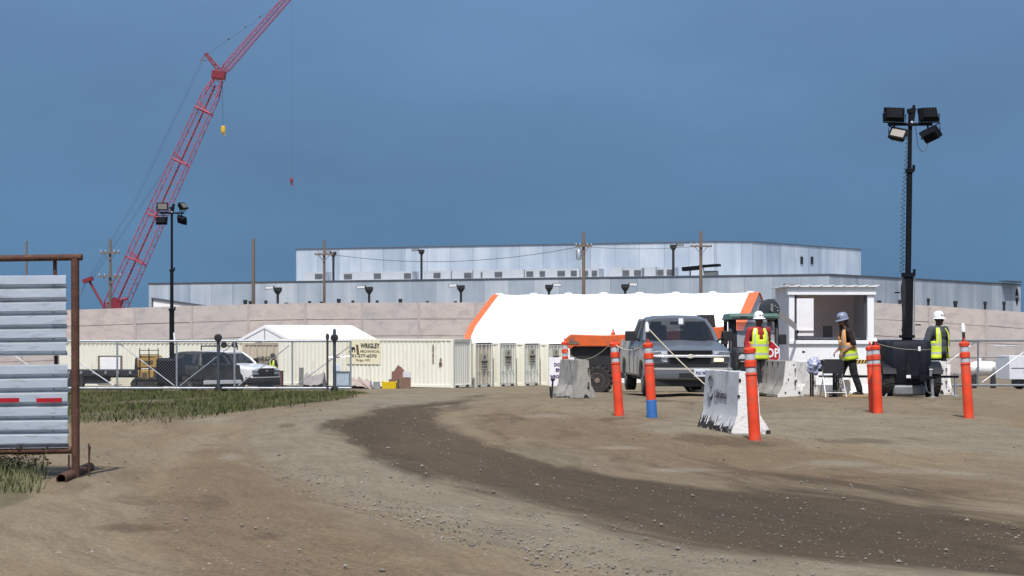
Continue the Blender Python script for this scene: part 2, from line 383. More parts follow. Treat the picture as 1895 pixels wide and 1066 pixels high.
me = bpy.data.meshes.new('ground'); me.from_pydata(np.stack([GX.ravel(), GY.ravel(), zz], -1).tolist(), [], quads.tolist()); me.update()
for k, v in (('damp', damp), ('gravel', gravel), ('blotch', blotch), ('pale', pale), ('earth', earth), ('brown', brown), ('across', across), ('along', along)):
    me.attributes.new(k, 'FLOAT', 'POINT').data.foreach_set('value', v.astype(np.float32))
me.shade_smooth(); me.materials.append(soil_mat())
go = bpy.data.objects.new('ground', me); COL.objects.link(go); tag(go, kind='structure')

# loose stones
m_stone = M('loose_stone', (.20, .18, .155), .9, 0, .6, 1.7)
mb = MB(); rs = random.Random(3)
OCT = [(1, 0, 0), (0, 1, 0), (-1, 0, 0), (0, -1, 0), (0, 0, 1), (0, 0, -1)]
OF = [(0, 1, 4), (1, 2, 4), (2, 3, 4), (3, 0, 4), (1, 0, 5), (2, 1, 5), (3, 2, 5), (0, 3, 5)]
def stone(x, y, r):
    a = rs.random()*6.28; ca, sa = math.cos(a), math.sin(a); z = gz(x, y)
    sc = [r*rs.uniform(.7, 1.5), r*rs.uniform(.6, 1.1), r*rs.uniform(.4, .85)]
    vs = []
    for p in OCT:
        u = [p[i]*sc[i]*rs.uniform(.75, 1.25) for i in range(3)]
        vs.append((x+u[0]*ca-u[1]*sa, y+u[0]*sa+u[1]*ca, z+u[2]+r*.2))
    mb.add(vs, OF)
ridge = [(505, 868), (560, 900), (640, 930), (740, 945), (800, 965), (900, 995), (1010, 1010), (1120, 1050), (1220, 1090)]
ridge = [gp(*p) for p in ridge]
for i in range(2600):
    t = rs.random()*(len(ridge)-1); k = int(t); f = t-k
    a, b = ridge[k], ridge[k+1]; sp = abs(rs.gauss(0, .5))*(1 if rs.random() < .5 else -1)
    stone(a[0]+(b[0]-a[0])*f+sp, a[1]+(b[1]-a[1])*f+rs.gauss(0, .45), rs.choice([.004, .005, .005, .006, .007, .008, .010, .015])*rs.uniform(.7, 1.2))
for i in range(9000):
    y = 9.5+rs.random()**1.4*22; x = rs.uniform(-.36, .36)*y
    stone(x, y, min(.020, .0028*math.exp(abs(rs.gauss(0, .75)))))
go = mb.build('gravel', m_stone, smooth=0); tag(go, 'loose grey stones strewn over the dirt road', 'gravel', kind='stuff')

# ------------------------------------------------------------------ grass and weeds
def in_poly(x, y, P):
    c = False
    for i in range(len(P)):
        a, b = P[i], P[i-1]
        if (a[1] > y) != (b[1] > y) and x < (b[0]-a[0])*(y-a[1])/(b[1]-a[1])+a[0]: c = not c
    return c
def leaf_mat(name, c0, c1, c2):
    m = bpy.data.materials.new(name); m.use_nodes = True; n = m.node_tree.nodes; l = m.node_tree.links; b = n['Principled BSDF']
    b.inputs['Roughness'].default_value = .75; b.inputs['Specular IOR Level'].default_value = .25
    g = n.new('ShaderNodeNewGeometry'); t = n.new('ShaderNodeTexNoise'); t.inputs['Scale'].default_value = .55; t.inputs['Detail'].default_value = 5; l.new(g.outputs['Position'], t.inputs['Vector'])
    a = n.new('ShaderNodeMath'); a.operation = 'MULTIPLY_ADD'; a.inputs[1].default_value = .17; l.new(g.outputs['Random Per Island'], a.inputs[0]); l.new(t.outputs['Fac'], a.inputs[2])
    r = n.new('ShaderNodeValToRGB'); e = r.color_ramp.elements; e[0].position = .40; e[0].color = (*c0, 1); e[1].position = .82; e[1].color = (*c2, 1); x = e.new(.60); x.color = (*c1, 1)
    l.new(a.outputs[0], r.inputs[0]); l.new(r.outputs[0], b.inputs['Base Color'])
    tr = n.new('ShaderNodeBsdfTranslucent'); l.new(r.outputs[0], tr.inputs['Color']); mx = n.new('ShaderNodeMixShader'); mx.inputs[0].default_value = .5
    l.new(b.outputs[0], mx.inputs[1]); l.new(tr.outputs[0], mx.inputs[2]); l.new(mx.outputs[0], n['Material Output'].inputs['Surface']); return m
m_grass = leaf_mat('grass_blades', (.100, .122, .042), (.140, .160, .058), (.20, .185, .09))
gv, gf = [], []
def blade(x, y, h, wd, lean):
    a = rs.random()*6.283; dx, dy = math.cos(a), math.sin(a); z = gz(x, y)-.01; b = rs.random()*6.283; lx, ly = math.cos(b)*lean*h, math.sin(b)*lean*h
    o = len(gv)
    gv.extend([(x-dx*wd, y-dy*wd, z), (x+dx*wd, y+dy*wd, z), (x+dx*wd*.7+lx*.4, y+dy*wd*.7+ly*.4, z+h*.6), (x-dx*wd*.7+lx*.4, y-dy*wd*.7+ly*.4, z+h*.6), (x+lx, y+ly, z+h)])
    gf.append((o, o+1, o+2, o+3)); gf.append((o+3, o+2, o+4))
GP = [gp(-260, 806), gp(140, 786), gp(250, 780), gp(400, 769), gp(545, 754), gp(648, 738), gp(655, 729.5), (-6.0, 66), (-26, 66), (-26, 30)]
bx0, bx1 = min(p[0] for p in GP), max(p[0] for p in GP); by0, by1 = min(p[1] for p in GP), max(p[1] for p in GP)
cnt = 0
while cnt < 150000:
    x = rs.uniform(bx0, bx1); y = by0+(by1-by0)*rs.random()**1.25
    e_ = noise.noise(Vector((x*.35, y*.15, 9))); e2 = rs.gauss(0, .25)
    if not in_poly(x-e2*.5, y+1.6*e_*(y < 45)+e2*(1.5 if y < 45 else .3), GP): continue
    cnt += 1
    q = noise.noise(Vector((x*.5, y*.35, 0))); q2 = noise.noise(Vector((x*1.9, y*1.5, 5)))
    if q+.6*q2 < -.42 and rs.random() < .8: continue
    blade(x, y, rs.uniform(.035, .095)*(1+.7*q+.5*q2)*(1.0 if rs.random() < .95 else 2.1), rs.uniform(.004, .009)*(1 if y < 40 else 1.7), rs.uniform(.2, 1.1))
me = bpy.data.meshes.new('grass'); me.from_pydata(gv, [], gf); me.update(); me.normals_split_custom_set_from_vertices([(rs.uniform(-.25, .25), rs.uniform(-.45, .05), 1) for _ in gv]); me.materials.append(m_grass)
go = bpy.data.objects.new('grass', me); COL.objects.link(go); tag(go, 'rough green grass strip in front of the sliding gate', 'grass', kind='stuff')
m_weed = leaf_mat('weed_leaves', (.16, .175, .08), (.24, .245, .13), (.36, .31, .19))
gv, gf = [], []
for i in range(5200):
    px = rs.uniform(-420, 84)**1; D = rs.uniform(13.6, 15.7)
    if px > 30 and rs.random() < (px-30)/60: continue
    x = (px-947.5)/FPX*D
    blade(x, D, rs.uniform(.04, .2)*(1.25 if rs.random() < .1 else 1), rs.uniform(.003, .007), rs.uniform(.1, .8))
for i in range(70):   # taller stems with leaflets
    px = rs.uniform(-300, 85); D = rs.uniform(14.6, 15.6); x = (px-947.5)/FPX*D; h = rs.uniform(.15, .33); z = gz(x, D); ln = (rs.uniform(-.1, .1), rs.uniform(-.1, .1))
    for j in range(22):
        t = rs.uniform(.3, 1); a = rs.random()*6.28; s_ = rs.uniform(.012, .026)
        c = Vector((x+ln[0]*t*h*2+rs.gauss(0, .02), D+ln[1]*t*h*2+rs.gauss(0, .02), z+h*t)); d1 = Vector((math.cos(a), math.sin(a), rs.uniform(-.3, .6)))*s_*1.6; d2 = Vector((-math.sin(a), math.cos(a), rs.uniform(-.4, .4)))*s_*.6
        o = len(gv); gv.extend([tuple(c), tuple(c+d1*.5+d2), tuple(c+d1), tuple(c+d1*.5-d2)]); gf.append((o, o+1, o+2, o+3))
    o = len(gv); gv.extend([(x-.003, D, z), (x+.003, D, z), (x+ln[0]*h*2, D+ln[1]*h*2, z+h)]); gf.append((o, o+1, o+2))
me = bpy.data.meshes.new('weeds'); me.from_pydata(gv, [], gf); me.update(); me.normals_split_custom_set_from_vertices([(rs.uniform(-.4, .4), rs.uniform(-.7, .1), 1) for _ in gv]); me.materials.append(m_weed)
go = bpy.data.objects.new('weeds', me); COL.objects.link(go); tag(go, 'straggly green weeds growing below the corrugated panel gate', 'weeds', kind='stuff')
# ------------------------------------------------------------------ concrete hall (two tiers)
def panel_mat(name, a, b, c, pw):
    m = bpy.data.materials.new(name); m.use_nodes = True; n = m.node_tree.nodes; l = m.node_tree.links; bs = n['Principled BSDF']
    bs.inputs['Roughness'].default_value = .85; bs.inputs['Specular IOR Level'].default_value = .3
    tc = n.new('ShaderNodeTexCoord'); sx = n.new('ShaderNodeSeparateXYZ'); l.new(tc.outputs['Object'], sx.inputs[0])
    def mth(op, x, y=None):
        k = n.new('ShaderNodeMath'); k.operation = op
        for i, v in enumerate((x, y)):
            if v is None: continue
            if isinstance(v, (int, float)): k.inputs[i].default_value = v
            else: l.new(v, k.inputs[i])
        return k.outputs[0]
    fl = mth('FLOOR', mth('DIVIDE', sx.outputs['X'], pw))
    wn = n.new('ShaderNodeTexWhiteNoise'); wn.noise_dimensions = '1D'; l.new(fl, wn.inputs['W'])
    mp = n.new('ShaderNodeMapping'); mp.inputs['Scale'].default_value = (.55, .55, .05); l.new(tc.outputs['Object'], mp.inputs[0])
    t = n.new('ShaderNodeTexNoise'); t.inputs['Scale'].default_value = 1; t.inputs['Detail'].default_value = 6; t.inputs['Roughness'].default_value = .6; l.new(mp.outputs[0], t.inputs['Vector'])
    t2 = n.new('ShaderNodeTexNoise'); t2.inputs['Scale'].default_value = .22; t2.inputs['Detail'].default_value = 7; l.new(tc.outputs['Object'], t2.inputs['Vector'])
    f = mth('ADD', mth('MULTIPLY', wn.outputs['Value'], .30), mth('ADD', mth('MULTIPLY', t.outputs['Fac'], .75), mth('MULTIPLY', t2.outputs['Fac'], .55)))
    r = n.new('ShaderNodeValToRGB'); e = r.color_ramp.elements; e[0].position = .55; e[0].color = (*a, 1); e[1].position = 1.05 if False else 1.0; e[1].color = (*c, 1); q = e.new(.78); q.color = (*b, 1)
    l.new(f, r.inputs[0])
    fr = mth('FRACT', mth('DIVIDE', sx.outputs['X'], pw)); j = mth('LESS_THAN', fr, .02)
    mx = n.new('ShaderNodeMix'); mx.data_type = 'RGBA'; l.new(mth('MULTIPLY', j, .5), mx.inputs['Factor']); l.new(r.outputs[0], mx.inputs['A']); mx.inputs['B'].default_value = (.12, .13, .14, 1)
    l.new(mx.outputs['Result'], bs.inputs['Base Color']); return m
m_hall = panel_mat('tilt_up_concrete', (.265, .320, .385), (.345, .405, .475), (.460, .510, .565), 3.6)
m_coping = M('metal_coping', (.10, .115, .14), .5, .3)
m_roof = M('roof_membrane', (.55, .56, .57), .9)
hall = thing('concrete_hall', 'long two tier grey blue concrete hall with flat roofs rising behind the beige wall', 'building', (0, 200, -2.7))
def tier(pts, ztop, zbot, depth_pts):
    """pts: plan points of the two visible fronts, left to right; depth_pts close the plan behind."""
    ring = pts + depth_pts
    for i in range(len(ring)):
        a = Vector(ring[i]); b = Vector(ring[(i+1) % len(ring)]); d = b-a; ln = d.length
        ang = math.atan2(d.y, d.x)
        mb = MB(); mb.bb(0 if i else 0, ln-.003, -.001*i, .3, zbot, ztop-.12*0)
        mb.build('wall', m_hall, hall, loc=(a.x, a.y-200, 0), rot=(0, 0, ang), smooth=0)
        mb = MB(); mb.bb(-.05, ln+.05, -.10, .36, ztop+.003, ztop+.17)
        mb.build('coping', m_coping, hall, loc=(a.x, a.y-200, 0), rot=(0, 0, ang), smooth=0)
    bm_ = MB(); n = len(ring)
    bm_.add([(x, y-200, ztop-.4) for x, y in ring], [tuple(range(n))]); bm_.build('roof', m_roof, hall, smooth=0)
def AT(px, D): return ((px-947.5)/FPX*D, D)
lowZ = CAMZ+106/FPX*202+2.7; upZ = CAMZ+167.5/FPX*226+2.7
l0, l1, l2 = AT(275, 240), AT(1535, 202), AT(1889, 245)
u0, u1, u2 = AT(548, 248), AT(1350, 226), AT(1593, 249)
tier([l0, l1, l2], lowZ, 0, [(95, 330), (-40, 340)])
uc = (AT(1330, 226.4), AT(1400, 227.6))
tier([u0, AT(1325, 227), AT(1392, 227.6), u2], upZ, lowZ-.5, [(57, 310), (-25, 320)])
dn = (Vector(l1)-Vector(l0)).normalized(); aL = math.atan2(dn.y, dn.x)
dr = (Vector(l2)-Vector(l1)).normalized(); aR = math.atan2(dr.y, dr.x)
def face_pt(a, b, px):   # where the line of sight of column px meets the front a-b
    k = (px-947.5)/FPX; a = Vector(a); b = Vector(b); d = b-a
    t = (k*a.y-a.x)/(d.x-k*d.y); return a+d*t
for px, py in ((1483, 482), (1502, 482)):
    p = face_pt(AT(1392, 227.6), u2, px); z = CAMZ-(py-HOR)/FPX*p.y+2.7
    dv = (Vector(u2)-Vector(u1)); nrm = Vector((dv.y, -dv.x)).normalized()
    mb = MB(); mb.box((0, 0, 0), (.55, .12, 1.1)); mb.build('window', m_dark, hall, loc=(p.x+nrm.x*.06, p.y-200+nrm.y*.06, z), rot=(0, 0, math.atan2(dv.y, dv.x)))
# tall dark emblem and an overhanging canopy at the far right end of the lower tier
p = face_pt(l1, l2, 1881); z = CAMZ-(549-HOR)/FPX*p.y+2.7; nrm = Vector((dr.y, -dr.x))
mb = MB(); mb.prism([(-.42, .3), (0, 1.25), (.42, .3), (.42, .18), (-.42, .18)], -.06, .06); mb.prism([(-.42, -.3), (0, -1.25), (.42, -.3), (.42, -.18), (-.42, -.18)], -.06, .06)
mb.build('emblem', m_dark, hall, loc=(p.x+nrm.x*.1, p.y-200+nrm.y*.1, z), rot=(0, 0, aR), smooth=0)
p = face_pt(l1, l2, 1868); mb = MB(); mb.bb(-3, 2.4, -.9, .3, 0, .22); mb.build('roof_edge', m_coping, hall, loc=(p.x, p.y-200, lowZ+.30), rot=(0, 0, aR), smooth=0)
# lean-to with a dark edged sloping roof at the left end
p = face_pt(l0, l1, 292); zt = CAMZ-(555-HOR)/FPX*p.y
leanto = thing('white_lean_to', 'white lean-to with dark sloping roof edge at the left end of the concrete hall', 'shed', (p.x, p.y-3.2, -2.7))
mb = MB(); mb.prism([(0, 0), (8, 0), (8, zt+2.7-1.15), (0, zt+2.7)], 0, 2.8); mb.build('wall', m_white, leanto, smooth=0)
mb = MB(); mb.prism([(-.2, zt+2.72), (8.1, zt+2.7-1.14), (8.1, zt+2.7-.9), (-.2, zt+2.98)], -.2, 2.9); mb.bb(-.2, .05, -.06, -.02, .1, zt+2.7); mb.build('roof', m_coping, leanto, smooth=0)
# rooftop units along the lower roof edge
m_unit = M('rooftop_unit_paint', (.50, .53, .565), .5, 0, .06, 1)
m_louv = M('louvre', (.16, .17, .18), .6)
def roof_unit(px0, px1, py0, lou, k):
    p0 = face_pt(l0, l1, px0); p1 = face_pt(l0, l1, px1); ln = (p1-p0).length; zt = CAMZ-(py0-HOR)/FPX*p0.y+2.7
    n_ = Vector((-dn.y, dn.x)); b = p0+n_*2.2
    g = thing('rooftop_unit', k, 'ventilation unit', (b.x, b.y, -2.7+lowZ-.4), aL, 'ventilation units along the lower roof edge')
    h = zt-lowZ+.4+.35
    mb = MB(); mb.bb(0, ln, 0, 2.2, 0, h); mb.build('housing', m_unit, g, smooth=0)
    if lou:
        for a, c in lou:
            x0 = ln*(a-px0)/(px1-px0); x1 = ln*(c-px0)/(px1-px0)
            mb = MB(); mb.bb(x0, x1, -.05, -.004, h-1.0, h-.28)
            for q in range(4): mb.bb(x0+.03, x1-.03, -.09, -.052, h-.94+q*.17, h-.86+q*.17)
            mb.build('louvre', m_louv, g, smooth=0)
RU = [(548, 586, 507, [(569, 583)], 'first pale ventilation unit at the left end of the lower roof, one dark louvre'),
 (620, 680, 507, [(623, 638)], 'pale ventilation unit on the lower roof just right of the leftmost roof light mast'),
 (678, 712, 506, [(679, 692)], 'pale ventilation unit third from the left on the lower roof'),
 (712, 750, 506, [(735, 748)], 'pale ventilation unit left of the second roof light mast'),
 (772, 822, 505, [(790, 803)], 'pale ventilation unit right below the second roof light mast'),
 (824, 862, 505, [(847, 861)], 'pale ventilation unit above the left end of the white and orange tent'),
 (864, 902, 504, [(878, 881)], 'narrow louvre ventilation unit over the orange left corner of the long tent'),
 (902, 958, 503, [(904, 918)], 'ventilation unit over the left third of the long tent with louvre at its left'),
 (960, 1020, 502, [(963, 976), (988, 998)], 'wide ventilation unit with two louvres left of a floodlight mast over the tent'),
 (1020, 1062, 501, [(1021, 1035), (1046, 1057)], 'ventilation unit with two louvres immediately left of the tall middle utility pole'),
 (1064, 1098, 501, [(1068, 1078), (1085, 1095)], 'ventilation unit partly behind the tall middle utility pole'),
 (1118, 1142, 499, None, 'plain box ventilation unit right of the tall middle utility pole'),
 (1143, 1178, 500, [(1143, 1155), (1164, 1177)], 'ventilation unit with two louvres between two plain roof boxes'),
 (1183, 1204, 498, None, 'plain box ventilation unit further right near the tall roof light mast'),
 (1206, 1238, 499, [(1207, 1219), (1225, 1237)], 'rightmost ventilation unit with two louvres beside the tall roof light mast')]
for a in RU: roof_unit(*a)
p = face_pt(l0, l1, 1285); b = p+Vector((-dn.y, dn.x))*1.6; z0 = lowZ-.4
g = thing('roof_machinery', 'dark tilted panel machinery on the lower roof behind the rightmost utility pole', 'roof machinery', (b.x, b.y, -2.7+z0), aL)
mb = MB(); mb.box((-.8, 0, 1.55), (2.3, 1.4, .5), (0, -.08, 0)); mb.box((1.6, 0, 1.85), (2.6, 1.4, .32), (0, -.05, 0)); mb.build('panel', m_black, g)
mb = MB(); mb.tube([(-1, 0, 0), (-1, 0, 1.4)], .1); mb.tube([(.6, -.2, 0), (.3, -.2, 1.7)], .06); mb.tube([(1.0, -.2, 0), (.8, -.2, 1.6)], .06); mb.build('stand', m_steel, g)
mb = MB(); mb.bb(.9, 2.6, -.3, .6, 0, 1.2); mb.build('housing', m_louv, g)

# ------------------------------------------------------------------ light masts with box heads
m_mast = M('mast_metal', (.03, .033, .038), .5, .2)
m_lens = M('lamp_face', (.75, .76, .77), .3, 0, .03)
def box_light(px, D, ytop, zb, side, label, group, up=False):
    p = at(px, ytop, D); g = thing('light_mast', label, 'light mast', (p.x, D, zb), 0, group); h = p.z-zb
    mb = MB(); mb.tube([(0, 0, 0), (0, 0, h-.25)], .14 if not up else .17); mb.build('pole', m_mast, g)
    mb = MB(); mb.loft([[(-.42, -.3, h), (.42, -.3, h), (.42, .3, h), (-.42, .3, h)], [(-.42, -.3, h-.35), (.42, -.3, h-.35), (.42, .3, h-.35), (-.42, .3, h-.35)], [(-.16, -.15, h-.75), (.16, -.15, h-.75), (.16, .15, h-.75), (-.16, .15, h-.75)]]); mb.build('lamp_housing', m_mast, g, smooth=0)
    mb = MB(); mb.box((side*.85, 0, h-.03), (.95, .5, .32), (0, .05*side, 0)); mb.build('lamp_head', m_mast, g)
    mb = MB(); mb.box((side*.87, -.27, h-.03), (.8, .03, .24), (0, .05*side, 0)); mb.build('lamp_face', m_lens if not up else m_steel, g)
grp = 'light masts between the beige wall and the concrete hall'
for px, yt, s_, lb in ((514, 532, -1, 'dark box headed light mast above the wall right of the bare wooden pole'), (683, 531, -1, 'dark box headed light mast with white face midway between two utility poles'), (853, 528, -1, 'dark box headed light mast with white face just left of the long tent'),
     (1016, 527, 1, 'dark box headed light mast over the tent left of the middle utility pole'), (1157, 526, 1, 'dark box headed light mast over the tent right of the middle utility pole')):
    box_light(px, 175, yt, -2.7, s_, lb, grp)
grp = 'tall light masts standing on the hall roof'
for px, yt, s_, lb in ((617, 466, -1, 'tall dark light mast on the roof beside the left crossarm utility pole'), (780, 462, -1, 'tall dark light mast alone on the roof above the left half of the hall'), (1246, 453, 1, 'tall dark light mast on the roof left of the rightmost utility pole')):
    p = face_pt(l0, l1, px); box_light(px, p.y+2.0, yt, -2.7+lowZ-.4, s_, lb, grp, True)

# ------------------------------------------------------------------ utility poles and wires
m_wood = M('weathered_pole', (.17, .135, .105), .9, 0, .2, 2, .3, 20, stretch=(1, 1, .1))
tops = {}
def util_pole(px, ytop, D, arms, label, extra=False, r=.17):
    p = at(px, ytop, D); zb = gz(p.x, D); g = thing('utility_pole', label, 'utility pole', (p.x, D, zb), 0, 'wooden utility poles behind the wall'); h = p.z-zb
    mb = MB(); mb.tube([(0, 0, -.2), (0, 0, h)], [r, r*.7]); mb.build('pole', m_wood, g)
    for ya, wd in arms:
        z = at(px, ya, D).z-zb
        mb = MB(); mb.bb(-wd, wd, -.3, -.17, z-.08, z+.08); mb.tube([(-wd*.6, -.23, z-.05), (0, -.18, z-.7)], .03, 5); mb.tube([(wd*.6, -.23, z-.05), (0, -.18, z-.7)], .03, 5); mb.build('crossarm', m_wood, g)
        mb = MB()
        for x in (-wd*.92, -wd*.45, wd*.45, wd*.92): mb.lathe([(.03, 0), (.07, .05), (.04, .1), (.06, .15), (.02, .22)], 8, (x, -.23, z+.08))
        mb.build('insulator', m_galv, g)
    if extra:
        mb = MB(); z = at(px, 462, D).z-zb; mb.lathe([(.05, -.55), (.26, -.5), (.26, .3), (.2, .38)], 12, (-.45, -.1, z-.4)); mb.bb(-.35, .0, -.15, -.05, z-.5, z-.4); mb.build('transformer', m_steel, g)
    tops[px] = (p.x, D)
util_pole(49, 446, 158, [], 'bare wooden pole rising above the rusty gate at the far left', r=.14)
util_pole(204, 443, 158, [(468, .95), (512, 1.1)], 'double crossarm utility pole standing beside the foot of the red crane boom')
util_pole(469, 442, 156, [], 'bare wooden pole without crossarm left of the upper hall tier', r=.21)
util_pole(600, 445, 156, [(471, .9)], 'utility pole with one crossarm in front of the left end of the upper hall tier')
util_pole(1080, 430, 150, [(456, .75)], 'middle utility pole with crossarm and grey transformer above the long tent', True, .21)
util_pole(1297, 428, 150, [(456, 1.0)], 'rightmost utility pole with one crossarm in front of the hall', r=.2)
m_wire = M('cable', (.04, .04, .045), .6)
def wire(p0, p1, sag, r, label, name='overhead_wire', group=None):
    mb = MB(); pts = []
    for i in range(21):
        t = i/20; q = p0.lerp(p1, t); q.z -= sag*4*t*(1-t); pts.append(q)
    mb.tube([q-p0 for q in pts], r, 5); o = mb.build(name, m_wire, loc=p0); tag(o, label, 'cable', group)
wire(at(600, 469, 156), at(1080, 455, 150), 1.1, .025, 'thin overhead wire sagging across the hall between its left and middle utility poles')
wire(at(1080, 456, 150), at(1297, 455, 150), .25, .02, 'thin overhead wire between the middle and rightmost utility poles')
# short dark posts peeping over the wall top
m_stub = M('dark_stub', (.02, .022, .026), .6)
stub_xy = [(454, 555), (463, 557), (492, 556), (530, 560), (573, 557), (595, 558), (627, 553), (653, 556), (698, 556), (741, 553), (791, 557), (843, 557), (1627, 556), (1665, 555), (1718, 557), (1768, 562), (1823, 563), (1858, 563)]
for i, (px, py) in enumerate(stub_xy):
    if px > 1700: py -= 5
    D = 152.5; p = at(px, py, D); mb = MB(); zb = gz(p.x, D); wd = .13 if i % 3 else .18
    mb.bb(-wd*.8, wd*.8, -.06, .06, 0, p.z-zb-.3); mb.bb(-wd, wd, -.12, .12, p.z-zb-.3, p.z-zb)
    o = mb.build('capped_post', m_stub, loc=(p.x, D, zb), smooth=0)
    tag(o, 'short dark capped post just showing over the beige wall %s' % ('left of the long tent' if px < 900 else 'right of the guard booth'), 'post', 'dark post caps showing over the wall %s' % ('left' if px < 900 else 'right'))

# ------------------------------------------------------------------ beige sound wall
def wallmat():
    m = M('precast_beige', (.51, .450, .415), .92, 0, .08, .35, .3, 3, dirt=((.40, .35, .34), .45, .9), stretch=(1, 1, 1.6)); return m
m_wall = wallmat(); m_wallB = M('precast_greyer', (.475, .435, .41), .92, 0, .08, .35, .3, 3, dirt=((.37, .345, .34), .4, .8), stretch=(1, 1, 1.6)); m_post2 = M('wall_post', (.42, .375, .365), .9)
wl = thing('perimeter_wall', 'long beige wall of stacked concrete panels between posts behind the containers', 'wall', (0, 150, -2.7))
topy = [(-400, 586), (60, 575), (145, 572), (410, 563), (560, 560), (720, 559), (1500, 558), (1640, 559), (1895, 577), (2300, 600)]
px = -380; k = 0
while px < 2300:
    p2 = px+105; ym = np.interp((px+p2)/2, [a for a, b in topy], [b for a, b in topy])
    zt0 = CAMZ-(np.interp(px, [a for a, b in topy], [b for a, b in topy])-HOR)/FPX*150+2.7; zt1 = CAMZ-(np.interp(p2, [a for a, b in topy], [b for a, b in topy])-HOR)/FPX*150+2.7
    x0 = (px-947.5)/FPX*150; x1 = (p2-947.5)/FPX*150
    mb = MB(); rows = 5; hh = 1.55
    for r_ in range(rows):
        a0 = zt0-hh*(r_+1)+.0; a1 = zt1-hh*(r_+1); b0, b1 = zt0-hh*r_-.055, zt1-hh*r_-.055
        a0 = max(a0, -.1); a1 = max(a1, -.1)
        if b0 < a0+.05: break
        yo = rng.uniform(-.025, .025); wob = rng.uniform(-.04, .04)
        if r_ == 0: mb.prism([(x0+.118, 0), (x1-.118, 0), (x1-.118, zt1-.12), (x0+.118, zt0-.12)], -.04, .09)
        mb.prism([(x0+.12, a0+wob*(r_ < rows-1)), (x1-.12, a1-wob), (x1-.12, b1), (x0+.12, b0)], -.11+yo, .11+yo)
    mb.build('panel', m_wall if rng.random() < .6 else m_wallB, wl, smooth=0)
    mb = MB(); mb.bb(x0-.115, x0+.115, -.16, .16, 0, zt0-.03); mb.build('post', m_post2, wl, smooth=0)
    px = p2; k += 1

# ------------------------------------------------------------------ red lattice crane
m_red = M('crane_red', (.33, .045, .085), .55, 0, .12, .3)
m_reddk = M('crane_dark_red', (.20, .018, .035), .5)
DC = 255.0
def lattice(mb, p0, p1, w0, w1, nseg, rc, rd):
    t = (p1-p0).normalized(); u = Vector((0, 1, 0)).cross(t).normalized(); v = t.cross(u).normalized()
    cs = []
    for s_, q in ((-1, -1), (1, -1), (1, 1), (-1, 1)):
        cs.append([p0.lerp(p1, i/nseg)+(u*s_+v*q)*((w0+(w1-w0)*i/nseg)/2) for i in range(nseg+1)])
    for c in cs: mb.tube([c[0], c[-1]], rc, 5)
    for i in range(nseg):
        for k in range(4):
            a, b = cs[k], cs[(k+1) % 4]
            if (i+k) % 2: mb.tube([a[i], b[i+1]], rd, 4, False)
            else: mb.tube([b[i], a[i+1]], rd, 4, False)
    return cs
cp = at(214, 600, DC)
crane = thing('lattice_crane', 'tall red lattice boom crane with raised luffing jib behind the wall', 'crane', (cp.x, DC, -2.7))
off = Vector((cp.x, DC, -2.7))
P = lambda x, y, d=0: at(x, y, DC+d)-off
b0, b1 = P(203, 590), P(404, 146)
mb = MB(); lattice(mb, b0.lerp(b1, .06), b0.lerp(b1, .93), 3.1, 2.35, 44, .075, .028); lattice(mb, b0.lerp(b1, .93), b1, 2.35, 1.3, 4, .1, .05); lattice(mb, b0, b0.lerp(b1, .06), 1.7, 3.1, 4, .11, .06)
mb.build('boom', m_red, crane, smooth=0)
mb = MB(); mb.tube([b0.lerp(b1, .02), b0.lerp(b1, .97)], .14, 6); mb.build('hoist_pipe', m_reddk, crane)
bt = (b1-b0).normalized(); bu = Vector((0, 1, 0)).cross(bt).normalized()
for yy in (205, 300, 402, 482):
    mb = MB(); c = b0.lerp(b1, (590-yy)/(590-146)); hw = 1.35
    for q in (-1, 1): mb.tube([c-bu*hw+Vector((0, q*1.2, 0)), c+bu*hw+Vector((0, q*1.2, 0))], .16, 5); mb.tube([c-bu*hw+bt*.9+Vector((0, q*1.2, 0)), c+bu*hw-bt*.2+Vector((0, q*1.2, 0))], .1, 5)
    mb.tube([c-bu*hw+Vector((0, -1.2, 0)), c-bu*hw+Vector((0, 1.2, 0))], .08, 5); mb.build('bracket', m_red, crane, smooth=0)
mb = MB(); mb.tube([b0.lerp(b1, .05)-bu*1.4, b0.lerp(b1, .10)+bu*1.3], .22, 5); mb.tube([b0.lerp(b1, .02)-bu*1.1, b0.lerp(b1, .06)+bu*1.4], .25, 5); mb.box(b0.lerp(b1, .06), (1.6, 1.2, 1.8), (0, .4, 0)); mb.build('boom_foot', m_reddk, crane, smooth=0)
mb = MB(); mb.box(P(405, 139), (2.0, 1.8, 1.25), (0, .12, 0)); mb.build('boom_head', m_reddk, crane, bevel=.05)
j0, j1 = P(412, 133), P(541, -14)
mb = MB(); lattice(mb, j0, j0.lerp(j1, .06), .7, 1.15, 3, .07, .04); lattice(mb, j0.lerp(j1, .06), j1, 1.15, 1.0, 38, .06, .024); mb.tube([j0, j1], .09, 5); mb.build('jib', m_red, crane, smooth=0)
mb = MB()
for q in (-.55, .55): mb.tube([P(405, 133)+Vector((0, q, 0)), P(380, 100)+Vector((0, q, 0))], .15, 5); mb.tube([P(411, 131)+Vector((0, q, 0)), P(385, 101)+Vector((0, q, 0))], .11, 5)
for t in (.15, .4, .7, 1): a = P(405, 133).lerp(P(380, 100), t); mb.tube([a+Vector((0, -.6, 0)), a+Vector((.2, .6, .1))], .07, 4); mb.tube([a, a+(P(411, 131)-P(405, 133))*.9], .08, 4)
mb.tube([P(380, 101), P(371, 112)], .05, 4); mb.tube([P(371, 112), P(383, 112)], .05, 4); mb.build('jib_strut', m_reddk, crane, smooth=0)
